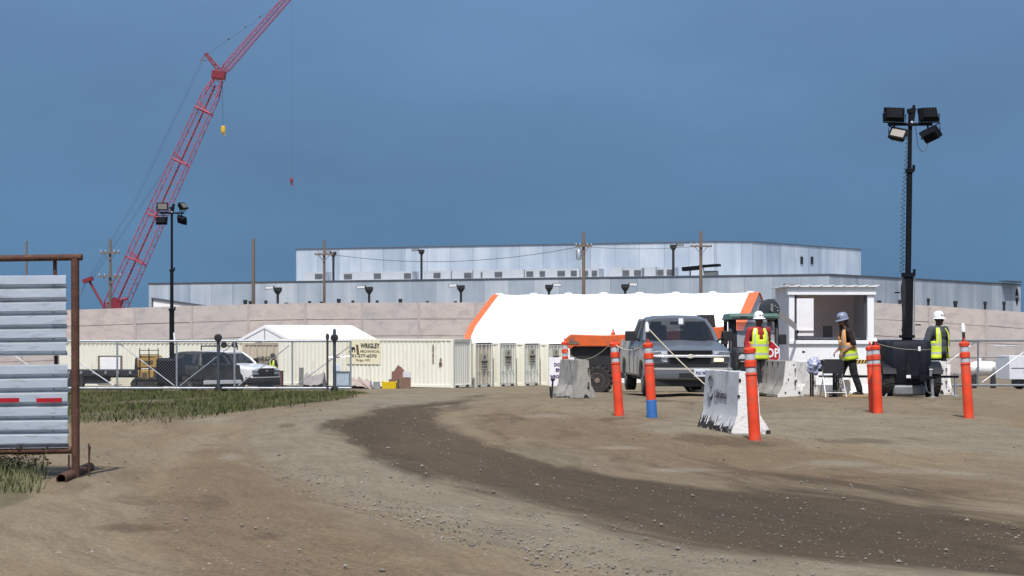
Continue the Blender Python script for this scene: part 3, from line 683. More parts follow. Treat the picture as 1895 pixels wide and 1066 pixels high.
mb = MB(); mb.tube([P(232, 640, 1), P(166, 521)], .2, 5); mb.tube([P(232, 640, -1), P(166, 521)], .2, 5); mb.box(P(163, 518), (1.5, 1.3, .6), (0, -.35, 0)); mb.tube([P(158, 522), P(150, 545)], .05, 4); mb.build('back_mast', m_reddk, crane, smooth=0)
mb = MB()
for q in (-.5, .5):
    mb.tube([P(164, 516)+Vector((0, q, 0)), P(250, 373)+Vector((0, q, 0)), P(380, 101)+Vector((0, q, 0))], .018, 4)
    mb.tube([P(170, 516)+Vector((0, q, 0)), P(322, 290)+Vector((0, q, 0)), P(402, 146)+Vector((0, q, 0))], .02, 4)
mb.tube([P(383, 101), P(461, 48), P(541, -12)], .022, 4)
for t in (.25, .45, .62, .8): c = P(383, 101).lerp(P(541, -12), t); mb.box(c, (.3, .15, .12), (0, -.6, 0))
mb.build('pendant_line', m_wire, crane)
mb = MB(); mb.bb(-4.5, 4.5, -3.2, -1.9, 0, 1.5); mb.bb(-4.5, 4.5, 1.9, 3.2, 0, 1.5); mb.build('crawler_track', m_black, crane, bevel=.3)
mb = MB(); mb.bb(-7, 2.2, -1.7, 1.7, 1.5, 3.6); mb.build('machinery_deck', m_reddk, crane, bevel=.05)
mb = MB(); mb.bb(.4, 2.6, -2.9, -1.75, 1.9, 3.7); mb.build('cab', m_red, crane, bevel=.08)
mb = MB(); mb.tube([P(411, 150), P(413, 234)], .035, 4); mb.build('hoist_line', m_wire, crane)
m_yel = M('safety_yellow', (.62, .40, .03), .5, 0, .1, 2)
mb = MB(); mb.lathe([(.12, .62), (.36, .45), (.4, 0), (.36, -.4), (.15, -.55)], 12, P(413, 240)); mb.tube([P(413, 246), P(413.5, 250), P(416, 250), P(416, 247)], .1, 5); mb.build('hook_block', m_yel, crane)
mb = MB(); mb.tube([P(541, -12), P(539.5, 330)], .012, 4); mb.build('jib_line', m_wire, crane)
mb = MB(); mb.lathe([(.08, .6), (.22, .35), (.24, -.1), (.1, -.4)], 10, P(539.5, 335)); mb.tube([P(539.5, 338), P(539, 343), P(542, 343), P(542, 340)], .09, 5); mb.build('headache_ball', m_reddk, crane)
# ------------------------------------------------------------------ tents
m_fab = M('white_tent_fabric', (.80, .80, .80), .6, 0, .025, .6, .1, 2)
m_ofab = M('orange_tent_trim', (.80, .14, .045), .6, 0, .08, 1)
m_gfab = M('shaded_gable_fabric', (.55, .56, .58), .7, 0, .06, 1)  # gable shade is put into the cloth colour as grey
A = at(857, 632, 122); rl = at(910, 545, 128)
tent = thing('storage_tent', 'long white fabric storage tent with orange trimmed ends behind the containers', 'tent', (A.x, A.y, gz(A.x, A.y)))
ux = Vector((math.cos(R(-20)), math.sin(R(-20)), 0)); vx = Vector((math.sin(R(20)), math.cos(R(20)), 0))   # along the ridge, across the ridge
TW, TL = 13.0, 21.2
zr = rl.z-tent.location.z; ze = at(857, 634, 122).z-tent.location.z
prof = [(0, 0), (.0, ze-.5), (.05, ze), (.35, ze+.55), (1.2, ze+1.25), (TW/2-.5, zr-.14), (TW/2, zr)]
prof = prof+[(TW-a, z) for a, z in prof[-2::-1]]
def ring(s, off=0): return [tuple(ux*s+vx*(a)+Vector((0, 0, z+off))) for a, z in prof]
mb = MB(); ss = [.50+i*(TL-1.2)/14 for i in range(15)]
for i, s_ in enumerate(ss[:-1]):
    pass
mb.loft([ring(s_+0, (.0 if i % 2 == 0 else -.07)) for i, s_ in enumerate(ss)], False, False); mb.build('roof_fabric', m_fab, tent, smooth=25)
for s0, s1 in ((0, .55), (TL-.75, TL)):
    mb = MB(); mb.loft([ring(s0, .012), ring(s1, .012)], False, False); mb.build('end_trim', m_ofab, tent, smooth=25)
for s_ in (.12, TL-.12):
    mb = MB(); mb.add(ring(s_, -.02), [tuple(range(len(prof)))]); mb.build('gable', m_gfab, tent, smooth=0)
for i in range(0, 15, 2): mb = MB(); mb.ell(Vector(ring(ss[i])[6]), (.35, .2, .1), 8, 5); mb.build('ridge_cap', m_fab, tent)
A = at(432, 634, 112)
t2 = thing('white_tent', 'small white frame tent with open peaked gable behind the containers at left', 'tent', (A.x, A.y, gz(A.x, A.y)))
zr2 = at(480, 602, 114).z-t2.location.z; ze2 = at(432, 631, 112).z-t2.location.z
vx2 = Vector((math.cos(R(6)), math.sin(R(6)), 0)); ux2 = Vector((.60, .80, 0)).normalized(); W2, L2 = 4.2, 9.0
def rg(s, q=0): return [tuple(ux2*s+vx2*a+Vector((0, 0, z+q))) for a, z in ((-.15, ze2-.15), (W2/2, zr2), (W2+.15, ze2-.15))]
mb = MB(); mb.loft([rg(s_, .03 if i % 2 else 0) for i, s_ in enumerate([L2*k/12 for k in range(13)])], False, False)
mb.loft([[tuple(Vector(p)-Vector((0, 0, .22))) for p in rg(0)], rg(0)], False, False); mb.build('roof_fabric', m_fab, t2, smooth=20)
mb = MB()
for s_ in (.05, L2-.05):
    a, b, c = [Vector(p) for p in rg(s_, -.14)]
    for p, q in ((a, b), (b, c), (a, c), (a.lerp(c, .5), b)): mb.tube([p, q], .035, 6)
    for p in (a, c): mb.tube([p, Vector((p.x, p.y, 0))], .04, 6)
mb.build('frame', m_steel, t2)
mb = MB(); a, b, c = [Vector(p) for p in rg(.06, -.2)]; mb.add([a, b, c], [(0, 1, 2)]); mb.build('gable', m_fab, t2, smooth=0)

# ------------------------------------------------------------------ shipping containers
m_beige = M('container_beige', (.78, .775, .665), .55, 0, .05, .5, .05, 10, dirt=((.60, .55, .43), .12, 1.3), stretch=(1, 1, .35))
m_beige2 = M('container_tan', (.56, .49, .385), .6, 0, .07, .6, .05, 10, dirt=((.30, .24, .17), .22, 1.3), stretch=(1, 1, .35))
m_plate = M('sign_plate', (.50, .475, .37), .6, 0, .05, 3)
m_logo = M('logo_black', (.02, .018, .02), .6); m_logobr = M('logo_brown', (.16, .09, .05), .6)
def moose(mb, s, y):
    """bull-headed animal mark: hunched body, lowered head, legs"""
    mb.prism([(x*s, z*s) for x, z in [(-.95, -.75), (-.7, -.75), (-.62, -.45), (-.42, -.1), (-.3, .2), (.05, .45), (.45, .52), (.75, .35), (.82, -.05), (.85, -.75), (.62, -.75), (.6, -.2), (.35, -.12), (.2, -.2), (.16, -.75), (-.06, -.75), (-.1, -.1), (-.3, -.25), (-.45, -.45), (-.6, -.6), (-.75, -.5)]], y, y+.008)
def container(ln, h, wd, mat, parent, corr=.28, door=True):
    """long side faces -y with its left end at x=0, doors at x=ln facing +x"""
    mb = MB(); pts = []; x = .14; k = 0; d = .036
    prof = []
    while x < ln-.14-corr:
        prof += [(x, 0), (x+corr*.25, 0), (x+corr*.5, d), (x+corr*.75, d)]; x += corr
    prof += [(ln-.14, 0)]
    for yy, sg in ((.02, 1), (wd-.02, -1)):
        mb.loft([[(a, yy+sg*b, .16) for a, b in prof], [(a, yy+sg*b, h-.1) for a, b in prof]], False, False)
    mb.build('side_panel', mat, parent, smooth=0)
    mb = MB(); mb.bb(.02, ln-.02, .06, wd-.06, h-.09, h-.03); mb.build('roof', mat, parent, smooth=0)
    mb = MB()
    for xx in (0, ln-.16):
        for yy in (0, wd-.16): mb.bb(xx, xx+.16, yy, yy+.16, 0, h)
        mb.bb(xx+.02, xx+.14, .16, wd-.16, h-.14, h-.002); mb.bb(xx+.02, xx+.14, .16, wd-.16, .02, .17)
    for yy in (.0, wd-.1): mb.bb(.16, ln-.16, yy, yy+.1, h-.1, h); mb.bb(.16, ln-.16, yy, yy+.1, .02, .17)
    mb.build('frame', mat, parent, smooth=0)
    mb = MB()
    for q in (.35, wd-.75): mb.bb(ln-.12, ln-.015, q, q+.4, .03, .135)
    mb.bb(.4, ln-.4, .3, wd-.3, .02, .10); mb.build('underside', m_dark, parent, smooth=0)
    if door:
        for sgn in (0, 1):
            y0 = .17+sgn*(wd-.34)/2; y1 = y0+(wd-.34)/2-.01; c = .24; prof = []; y = y0
            while y < y1-c*.99: prof += [(y, 0), (y+c*.3, 0), (y+c*.5, -.03), (y+c*.8, -.03)]; y += c
            prof += [(y1, 0)]
            mb = MB(); mb.loft([[(ln-.05+b, a, .2) for a, b in prof], [(ln-.05+b, a, h-.16) for a, b in prof]], False, False); dr_ = mb.build('door', mat, parent, smooth=0)
            mb = MB()
            for yb in (y0+.3, y1-.3): mb.tube([(ln-.015, yb, .15), (ln-.015, yb, h-.12)], .018, 6); mb.box((ln-.01, yb, 1.0), (.03, .3, .05))
            mb.build('lock_bar', mat, dr_)
    else:
        mb = MB(); c = .24; prof = []; y = .16
        while y < wd-.16-c: prof += [(y, 0), (y+c*.3, 0), (y+c*.5, -.03), (y+c*.8, -.03)]; y += c
        prof += [(wd-.16, 0)]
        mb.loft([[(ln-.05+b, a, .17) for a, b in prof], [(ln-.05+b, a, h-.14) for a, b in prof]], False, False); mb.build('end_panel', mat, parent, smooth=0)
TH = R(-25)
cu, cv = Vector((math.cos(TH), math.sin(TH), 0)), Vector((-math.sin(TH), math.cos(TH), 0))
near = at(839, 718, 95.5)    # bottom near corner of the long container
LC = 12.19; H = 2.88; WDT = 2.44
c0 = near-cu*LC; zc = gz(near.x, near.y)
big = thing('shipping_container', 'long cream container with dark painted contractor lettering on its corrugated side', 'shipping container', (c0.x, c0.y, zc), TH)
container(LC, H, WDT, m_beige, big, door=False)
def s_of(px):   # distance along the long side seen at column px
    k = (px-947.5)/FPX; return (k*c0.y-c0.x)/(cu.x-k*cu.y)
def z_of(px, py):
    q = c0+cu*s_of(px); return CAMZ-(py-HOR)/FPX*q.y-zc
sl_, sr_ = s_of(641), s_of(704)
zt, zb = z_of(660, 630.5), z_of(660, 674)
mb = MB(); mb.bb(sl_, sr_, -.012, -.002, zb, zt); mb.build('sign_plate', M('cream_plate', (.74, .70, .50), .6, 0, .04, 2), big, smooth=0)
text('lettering', 'WRIGLEY', .4, m_logo, (s_of(685), -.016, z_of(685, 640.5)), big, bold=.015, fit=(s_of(703)-s_of(667), .31))
text('lettering', 'MECHANICAL', .22, m_logobr, (s_of(685), -.016, z_of(685, 650.5)), big, bold=.004, fit=(s_of(703)-s_of(667), .16))
text('lettering', '701-277-6570', .3, m_logo, (s_of(672), -.016, z_of(672, 659)), big, bold=.008, fit=(s_of(697)-s_of(647), .20))
text('lettering', 'Fargo, ND', .22, m_logobr, (s_of(672), -.016, z_of(672, 666.5)), big, bold=.004, fit=(s_of(685)-s_of(659), .18))
mb = MB(); moose(mb, .26, 0); mb.build('logo', m_logo, big, loc=(s_of(652), -.024, z_of(652, 646)), smooth=0)
mb = MB(); mb.prism([(-.05, -.3), (.12, -.3), (.05, .3), (-.12, .3)], 0, .008); mb.build('logo', m_logobr, big, loc=(s_of(662), -.024, z_of(662, 647)), smooth=0)
mb = MB()
for q in range(22): mb.bb(s_of(650)+q*.28, s_of(650)+q*.28+.10, -.012, -.003, H-.15, H-.115)
mb.build('rail_notch', m_plate, big, smooth=0)
text('code_mark', 'WFHU 430124 8', .16, m_logobr, (LC-1.35, -.006, 2.0), big, rot=(R(90), R(90), 0), bold=.004)
text('code_mark', '45G1', .2, m_logobr, (LC-.85, -.006, 1.55), big, rot=(R(90), R(90), 0), bold=.004)
mb = MB(); mb.bb(LC-.95, LC-.75, -.014, -.004, 1.28, 1.5); mb.build('warning_label', m_logobr, big)
row = [(880, 'browner container, leftmost of the lettered door ends, sign plate low on its doors'), (925, 'middle container of the door end row with grey green sign plate on its doors'), (970.5, 'container in the door end row just left of the rightmost, plate high on its doors'), (1015, 'rightmost container in the door end row, beside the white do not enter sign')]
prev = None
for i, (px, lb) in enumerate(row):
    D0 = 96.5+2.55*(i+1); y = 718.5-1.0*i; e = at(px, y, D0); e.z = gz(e.x, e.y)-.02
    org = e-cu*6.06
    if prev is None:
        g = thing('shipping_container', lb, 'shipping container', org, TH, 'cream shipping containers in a row with doors showing')
        container(6.06, 2.75, 2.44, m_beige, g)
        mb = MB(); mb.bb(6.06+.002, 6.06+.012, .72, 1.72, 1.10, 2.05); mb.build('sign_plate', m_plate, g, smooth=0)
        mb = MB(); moose(mb, .2, 0); mb.build('logo', m_logo, g, loc=(6.06+.014, 1.22, 1.85), rot=(0, 0, R(90)), smooth=0)
        text('lettering', 'WRIGLEY', .2, m_logo, (6.06+.02, 1.22, 1.55), g, rot=(R(90), 0, R(90)), bold=.008)
        text('lettering', 'MECHANICAL', .115, m_logobr, (6.06+.02, 1.22, 1.40), g, rot=(R(90), 0, R(90)))
        text('lettering', '701-277-6570', .125, m_logo, (6.06+.02, 1.22, 1.24), g, rot=(R(90), 0, R(90)))
        prev = g
    else:
        g = dup(prev, org, TH, lb)
        dz = [0, .28, .33, .33][i]
        for ch in g.children:
            if ch.name.split('.')[0] in ('sign_plate', 'logo', 'lettering'): ch.location.z += dz
for ch in prev.children:      # the second container is a browner one
    if ch.name.split('.')[0] in ('door', 'side_panel'):
        ch.data = ch.data.copy(); ch.data.materials[0] = m_beige2
# tan container end with the contractor's mark, behind the pickups
e = at(484, 690, 103); e.z = gz(e.x, e.y)
g = thing('shipping_container', 'tan container with its lettered door end towards the road, behind the white pickup', 'shipping container', e, R(-82))
container(6.06, 2.75, 2.44, m_beige2, g)
for ch in list(g.children): ch.location = (-6.06, -1.22, 0)
mb = MB(); moose(mb, .32, 0); mb.build('logo', m_logo, g, loc=(.02, -.72, 1.55), rot=(0, 0, R(90)), smooth=0)
text('lettering', 'WRIGLEY', .42, m_logo, (.03, .32, 1.72), g, rot=(R(90), 0, R(90)), bold=.015, sx=.7)
text('lettering', 'MECHANICAL', .19, m_logobr, (.03, .32, 1.42), g, rot=(R(90), 0, R(90)), sx=.9)
# long beige site container at the left
e0 = at(100, 720, 104); e0.z = gz(e0.x, e0.y)
g = thing('site_container', 'long plain beige site container with a white door behind the flatbed trailer', 'site container', e0, R(-2))
container(13.0, 2.85, 2.44, m_beige, g, door=False)
mb = MB(); mb.bb(2.85, 4.42, -.03, -.002, .1, 1.95); mb.build('door_frame', M('door_frame_brown', (.14, .10, .075), .7), g, smooth=0)
mb = MB(); mb.bb(2.98, 4.3, -.05, -.033, .12, 1.86); d_ = mb.build('door', m_white, g, bevel=.01)
mb = MB(); mb.tube([(4.16, -.052, 1.0), (4.16, -.11, 1.0), (4.06, -.11, 1.0)], .018, 6); mb.build('handle', m_steel, d_)
mb = MB()
for q in range(46): mb.bb(.2+q*.28, .2+q*.28+.10, -.012, -.003, 2.70, 2.735)
mb.build('rail_notch', m_plate, g, smooth=0)
# ------------------------------------------------------------------ vehicles
m_tint = glass('tinted_glass', (.012, .015, .018), .76)
m_head = M('headlamp_glass', (.55, .60, .64), .12, .1, .12, 12)
m_amber = M('lit_signal_lamp', (.9, .7, .4), .3, emit=((1.0, .74, .38), 1.1))
m_chrome = M('chrome', (.84, .86, .88), .22, .6, .03)
m_trim = M('black_trim', (.018, .018, .02), .55, 0, .2, 8)
m_seat = M('grey_seat', (.11, .105, .10), .9); m_rimst = M('wheel_rim', (.42, .43, .44), .4, .6, .1, 8, dirt=((.25, .2, .15), .3, 9))
m_plateW = M('plate_white', (.62, .66, .72), .5)
def wheel(parent, x, y, r, wd, rim=None, name='wheel'):
    sg = 1 if x > 0 else -1
    mb = MB(); mb.lathe([(r*.62, -wd/2), (r*.90, -wd/2), (r*.985, -wd*.40), (r, -wd*.28), (r*.992, -wd*.1), (r*.992, wd*.1), (r, wd*.28), (r*.985, wd*.40), (r*.9, wd/2), (r*.62, wd/2)], 28, axis='x')
    n = 30
    for k in range(n):
        a = 2*math.pi*k/n
        for s2 in (-1, 1):
            mb.box((s2*wd*.24, math.cos(a+s2*.05)*r*.995, math.sin(a+s2*.05)*r*.995), (wd*.40, r*.11, r*.03), (a-math.pi/2+0, 0, 0))
    w_ = mb.build(name, m_rubber, parent, loc=(x, y, r))
    mb = MB(); mb.lathe([(r*.66, sg*wd*.46), (r*.63, sg*wd*.52), (r*.58, sg*wd*.46), (r*.50, sg*wd*.30), (r*.30, sg*wd*.40), (r*.18, sg*wd*.52), (r*.05, sg*wd*.52)], 20, axis='x'); mb.lathe([(r*.64, -wd*.4), (r*.64, wd*.4)], 16, axis='x')
    for k in range(5):
        a = 2*math.pi*k/5; mb.box((sg*wd*.43, math.cos(a)*r*.42, math.sin(a)*r*.42), (.05, r*.38, r*.13), (a, 0, 0))
    mb.build('rim', rim or m_rimst, w_)
    return w_
def pickup(name, label, cat, paint, loc, rz, crew=False, wagon=False, bump_m=None, rim=None, cover=None, simple=False, lamp=None, chrome=None, plate=True, L_=5.8):
    g = thing(name, label, cat, loc, rz)
    W = 1.0; yw, yr, rw = .98, (3.85 if wagon else 4.62), .385; bx = 2.35 if not crew else 2.9   # cab end
    cab_end = (4.75 if wagon else 3.55 if not crew else 4.0)
    if wagon: L_ = 5.0; cover = m_trim
    def arch(y):
        for c in (yw, yr):
            d = abs(y-c)
            if d < .47: return .40+math.sqrt(max(.47**2-d*d, 0))*.92
        return .40
    ys = [0.0, .05, .14, .30, .50]+[yw+q for q in (-.471, -.44, -.33, -.17, 0, .17, .33, .44, .471)]+[1.50, 1.62, 2.4, 3.2, cab_end, cab_end+.02]+[yr+q for q in (-.471, -.44, -.33, -.17, 0, .17, .33, .44, .471)]+[L_-.5, L_-.06, L_]
    ys = sorted(set(ys)); rings = []
    for y in ys:
        zb = max(arch(y), .60 if y < .1 else .40); fl = .025 if (abs(y-yw) < .6 or abs(y-yr) < .6) else 0
        nose = max(0, 1-y/.3); wd = W-.075*nose**1.5-.02+fl
        if y < 1.55:     # bonnet
            t = y/1.55; zt = 1.06+.20*t**.75-.05*nose**2
            half = [(wd-.05, zb), (wd, zb+.06), (wd, .82), (wd-.02, .99+.13*t), (wd-.11, zt-.015), (wd-.26, zt+.02), (wd-.45, zt-.005), (0, zt+.03)]
        elif y <= cab_end+.001:
            half = [(wd-.05, zb), (wd, zb+.06), (wd, .82), (wd-.02, 1.1), (wd-.10, 1.26), (wd-.2, 1.27), (wd-.4, 1.27), (0, 1.27)]
        else:
            if cover is None: half = [(wd-.05, zb), (wd, zb+.06), (wd, .82), (wd-.01, 1.1), (wd-.02, 1.27), (wd-.09, 1.27), (wd-.1, .78 if .4 < y-cab_end+.4 and y < L_-.1 else 1.2), (0, .78 if y < L_-.1 else 1.2)]
            else: half = [(wd-.05, zb), (wd, zb+.06), (wd, .82), (wd-.01, 1.1), (wd-.04, 1.27), (wd-.2, 1.29), (wd-.4, 1.3), (0, 1.3)]
        rings.append([(x, y, z) for x, z in half]+[(-x, y, z) for x, z in half[-2::-1]])
    mb = MB(); mb.loft(rings, True, True); body = mb.build('body', paint, g, smooth=32)
    mb = MB(); mb.bb(-.88, .88, .25, L_-.1, .33, .62); mb.bb(-.6, .6, .1, L_, .28, .45)
    for c in (yw, yr): mb.bb(-.93, .93, c-.45, c+.45, .45, .80)
    mb.build('chassis', m_dark, g, smooth=0)
    for c in (yw, yr):
        for sx in (-1, 1): wheel(g, sx*(.84 if not rim else .90), c, rw, .25, rim)
    # cab: roof, pillars, glass
    ry0, ry1 = 2.30, cab_end-.28; rt = 1.85
    def rr(y, hw, z, dz): return [(-hw, y, z-dz), (-hw+.05, y, z-.02), (-hw+.2, y, z+.015), (0, y, z+.03), (hw-.2, y, z+.015), (hw-.05, y, z-.02), (hw, y, z-.02-dz+.02), (0, y, z-dz)]
    mb = MB(); mb.loft([rr(ry0-.10, .69, rt-.07, .05), rr(ry0+.02, .71, rt-.015, .08), rr(ry0+.3, .72, rt, .09), rr(ry1-.2, .72, rt-.005, .09), rr(ry1, .70, rt-.05, .07)]); mb.build('roof', paint, g)
    for sx in (-1, 1):
        mb = MB(); mb.tube([(sx*.86, 1.52, 1.24), (sx*.80, 1.85, 1.52), (sx*.70, ry0-.04, rt-.09)], [.055, .05, .045], 8); mb.build('pillar', paint, g)
        mb = MB(); mb.tube([(sx*.88, cab_end-.06, 1.24), (sx*.72, ry1-.02, rt-.09)], [.10, .08], 8); mb.build('pillar', paint, g)
        mb = MB(); mb.tube([(sx*.88, 2.72, 1.24), (sx*.735, 2.62, rt-.07)], .045, 8); mb.build('pillar', paint, g)
        if crew: mb = MB(); mb.tube([(sx*.88, 3.4, 1.24), (sx*.735, 3.3, rt-.07)], .04, 8); mb.build('pillar', paint, g)
    mb = MB(); mb.quad((-.84, 1.53, 1.26), (.84, 1.53, 1.26), (.68, ry0-.06, rt-.09), (-.68, ry0-.06, rt-.09)); mb.build('windscreen', m_tint, g, smooth=0)
    for sx in (-1, 1):
        mb = MB(); mb.quad((sx*.875, 1.6, 1.26), (sx*.885, cab_end-.1, 1.26), (sx*.725, ry1, rt-.09), (sx*.70, ry0, rt-.09)); mb.build('side_window', m_tint, g, smooth=0)
    mb = MB(); mb.quad((-.82, cab_end-.04, 1.28), (.82, cab_end-.04, 1.28), (.66, ry1, rt-.1), (-.66, ry1, rt-.1)); mb.build('rear_window', m_tint, g, smooth=0)
    mb = MB(); mb.bb(-.8, .8, 1.58, 1.95, 1.18, 1.30); mb.tube([(.42, 2.02, 1.25), (.42, 2.0, 1.36)], .02, 6); mb.lathe([(.17, 0), (.19, .015), (.17, .03)], 16, (.42, 1.97, 1.35), 'y', False); mb.build('dashboard', m_trim, g)
    for sx in (-.42, .42):
        mb = MB(); mb.box((sx, 2.75, 1.32), (.5, .14, .62), (-.15, 0, 0)); mb.box((sx, 2.81, 1.69), (.26, .1, .18), (-.1, 0, 0)); mb.build('seat', m_seat, g, bevel=.03)
    # front
    mb = MB(); mb.bb(-.50, .50, -.035, .03, .955, 1.055); mb.bb(-.47, .47, -.035, .03, .775, .885); mb.build('grille', m_dark, g, bevel=.01)
    mb = MB()
    for q in range(9): mb.bb(-.48, .48, -.045, -.037, .962+q*.0105, .966+q*.0105)
    for q in range(9): mb.bb(-.45, .45, -.045, -.037, .782+q*.0115, .786+q*.0115)
    mb.build('grille_mesh', m_trim, g, smooth=0)
    mb = MB(); mb.prism([(-.90, .905), (-.5, .895), (.5, .895), (.90, .905), (.90, .945), (.5, .95), (-.5, .95), (-.90, .945)], -.075, -.01, 'y'); mb.build('chrome_bar', chrome or m_chrome, g, bevel=.012)
    for sx in (-1, 1):
        mb = MB(); mb.loft([[(sx*.53, -.03, .962), (sx*.53, -.03, 1.045), (sx*.86, .045, 1.035), (sx*.925, .20, 1.03), (sx*.925, .20, .965), (sx*.86, .045, .962)], [(sx*.53, .06, .962), (sx*.53, .06, 1.045), (sx*.83, .10, 1.035), (sx*.88, .22, 1.03), (sx*.88, .22, .965), (sx*.83, .10, .962)]]); mb.build('headlamp', m_head, g, smooth=20)
        mb = MB(); mb.loft([[(sx*.53, -.03, .79), (sx*.53, -.03, .885), (sx*.86, .045, .885), (sx*.90, .12, .885), (sx*.90, .12, .80), (sx*.86, .045, .79)], [(sx*.53, .06, .79), (sx*.53, .06, .885), (sx*.83, .10, .885), (sx*.86, .14, .885), (sx*.86, .14, .80), (sx*.83, .10, .79)]]); sl2 = mb.build('signal_lamp', m_head, g, smooth=20)
        if lamp and sx > 0:
            mb = MB(); mb.bb(.55, .76, -.055, -.02, .80, .875); mb.build('bulb', m_amber, sl2, bevel=.01)
    def bump(y, hw, z0, z1): return [(-hw, y, z0), (-hw, y, z1), (hw, y, z1), (hw, y, z0)]
    mb = MB()
    pts = [(-1.0, .34), (-.98, .04), (-.82, -.12), (-.45, -.20), (.45, -.20), (.82, -.12), (.98, .04), (1.0, .34)]
    mb.loft([[(x, y+.03, .38), (x*.99, y, .42), (x*.99, y, .60), (x, y+.02, .64), (x*.9, y+.15, .64), (x*.9, y+.15, .38)] for x, y in pts]); mb.build('bumper', bump_m or (paint if chrome is None else chrome), g, smooth=30)
    mb = MB(); mb.loft([[(x*.985, y-.006, .615), (x*.985, y-.010, .655), (x*.95, y+.06, .662), (x*.95, y+.06, .615)] for x, y in pts]); mb.build('bumper_trim', m_chrome, g, smooth=30)
    mb = MB(); mb.bb(-.86, .86, -.02, .05, .655, .765); mb.bb(-.28, .28, -.206, -.19, .44, .54); mb.prism([(-.9, .24), (.9, .24), (.86, .385), (-.86, .385)], -.1, .1); mb.build('air_dam', m_trim, g, smooth=0)
    if plate:
        mb = MB(); mb.bb(.06, .40, -.222, -.203, .46, .63); pl = mb.build('number_plate', m_plateW, g, bevel=.005)
        text('lettering', 'P2C 084', .085, M('plate_ink', (.05, .07, .16), .5), (.23, -.2235, .54), pl, bold=.004, sx=.9)
    # mirrors, handles, seams
    for sx in (-1, 1):
        mb = MB(); mb.tube([(sx*.92, 1.83, 1.26), (sx*1.05, 1.80, 1.33)], .03, 6); mb.box((sx*1.16, 1.80, 1.38), (.25, .14, .23), (0, 0, sx*.1)); mr_ = mb.build('mirror', m_trim, g, bevel=.04)
        mb = MB(); mb.box((sx*1.005, 2.62, 1.05), (.03, .2, .06)); 
        if crew: mb.box((sx*1.005, 3.75, 1.05), (.03, .2, .06))
        mb.build('door_handle', m_trim, g, bevel=.01)
        mb = MB()
        for y in (1.56, 2.70, cab_end+.01)+((3.3,) if crew else ()): mb.bb(sx*(W-.018), sx*(W-.012), y, y+.012, .45, 1.2)
        mb.build('door_seam', m_dark, g, smooth=0)
    mb = MB()
    for sx in (-1, 1): mb.tube([(sx*.1, 1.56, 1.285), (sx*.62, 1.62, 1.33)], .01, 4)
    mb.bb(-.12, .12, ry0+.10, ry0+.14, rt-.2, rt-.12); mb.build('wiper', m_trim, g)
    mb = MB(); mb.bb(-.95, .95, L_, L_+.14, .45, .62); mb.build('rear_bumper', m_chrome, g, bevel=.02)
    if cover and not wagon: mb = MB(); mb.bb(-.84, .84, cab_end+.1, L_-.1, 1.301, 1.33); mb.build('bed_cover', cover, g, bevel=.01)
    return g
m_silver = M('grey_silver_paint', (.175, .19, .21), .40, .45, .05, 2, 0, 1, coat=.45, dirt=((.13, .12, .11), .18, 3))
p0 = on(1277, 36.8)
sil = pickup('pickup_truck', 'grey silver pickup truck facing the camera behind the orange posts', 'pickup truck', m_silver, p0, R(2.2), lamp=True, bump_m=M('bumper_grey', (.11, .115, .125), .4, .3, .08, 3))
# gold-white cross shaped badge on the chrome bar
mb = MB(); mb.prism([(-.11, .895), (-.09, .945), (-.035, .945), (-.03, .965), (.05, .965), (.045, .945), (.11, .945), (.09, .895), (.035, .895), (.03, .876), (-.05, .876), (-.045, .895)], -.095, -.075); mb.build('badge', M('badge_pale', (.75, .72, .62), .3, .3), sil, bevel=.004)
mb = MB(); mb.bb(.02, .13, 1.98, 2.0, 1.66, 1.80); mb.build('hanging_tag', m_white, sil)
mb = MB(); mb.box((-.45, 3.35, 1.45), (.6, .15, .4)); mb.build('rear_seat', M('red_cloth', (.22, .03, .025), .9), sil, bevel=.04)

m_wpaint = M('white_car_paint', (.74, .75, .76), .35, 0, .03, 2, coat=.5, dirt=((.45, .40, .34), .15, 3))
m_dkpaint = M('dark_car_paint', (.024, .027, .031), .6, .0, .2, 2, coat=.0, dirt=((.09, .08, .07), .35, 2))
p1 = on(492, 76); 
pk2 = pickup('pickup_truck', 'white pickup truck with black grille and roof beacons, parked behind the sliding gate', 'pickup truck', m_wpaint, p1, R(54), crew=True, chrome=m_trim, plate=False)
mb = MB()
for sx in (-1, 1): mb.tube([(sx*.6, 2.5, 1.9), (sx*.6, 2.5, 2.08), (sx*.6, 3.7, 2.08), (sx*.6, 3.7, 1.87)], .035, 6)
for y in (2.5, 3.1, 3.7): mb.tube([(-.6, y, 2.08), (.6, y, 2.08)], .03, 6)
mb.build('roof_rack', m_trim, pk2)
mb = MB()
for x in (-.35, .35): mb.lathe([(.02, -.05), (.15, -.04), (.16, .05), (.02, .07)], 12, (x, 2.42, 2.14), 'y')
mb.build('beacon', m_trim, pk2)
mb = MB(); mb.bb(-.5, .5, -.06, -.02, .765, 1.06); mb.build('grille_surround', m_dark, pk2, bevel=.02)
mb = MB(); mb.ell((0, -.065, .93), (.11, .015, .045), 14, 6); mb.build('badge', m_steel, pk2)
for sx in (-1, 1):
    mb = MB(); mb.lathe([(.40, 0), (.55, .0), (.55, .06), (.40, .06)], 24, (sx*.99-.03, .98, .42), 'x', False); mb.build('fender_flare', m_trim, pk2)
p2 = on(300, 68); 
pk3 = pickup('dark_car', 'black four wheel drive car with side windows standing in front of the white pickup', 'car', m_dkpaint, on(303, 75.2), R(-138), wagon=True, chrome=m_trim, plate=False, rim=M('dusty_rim', (.34, .30, .25), .7))

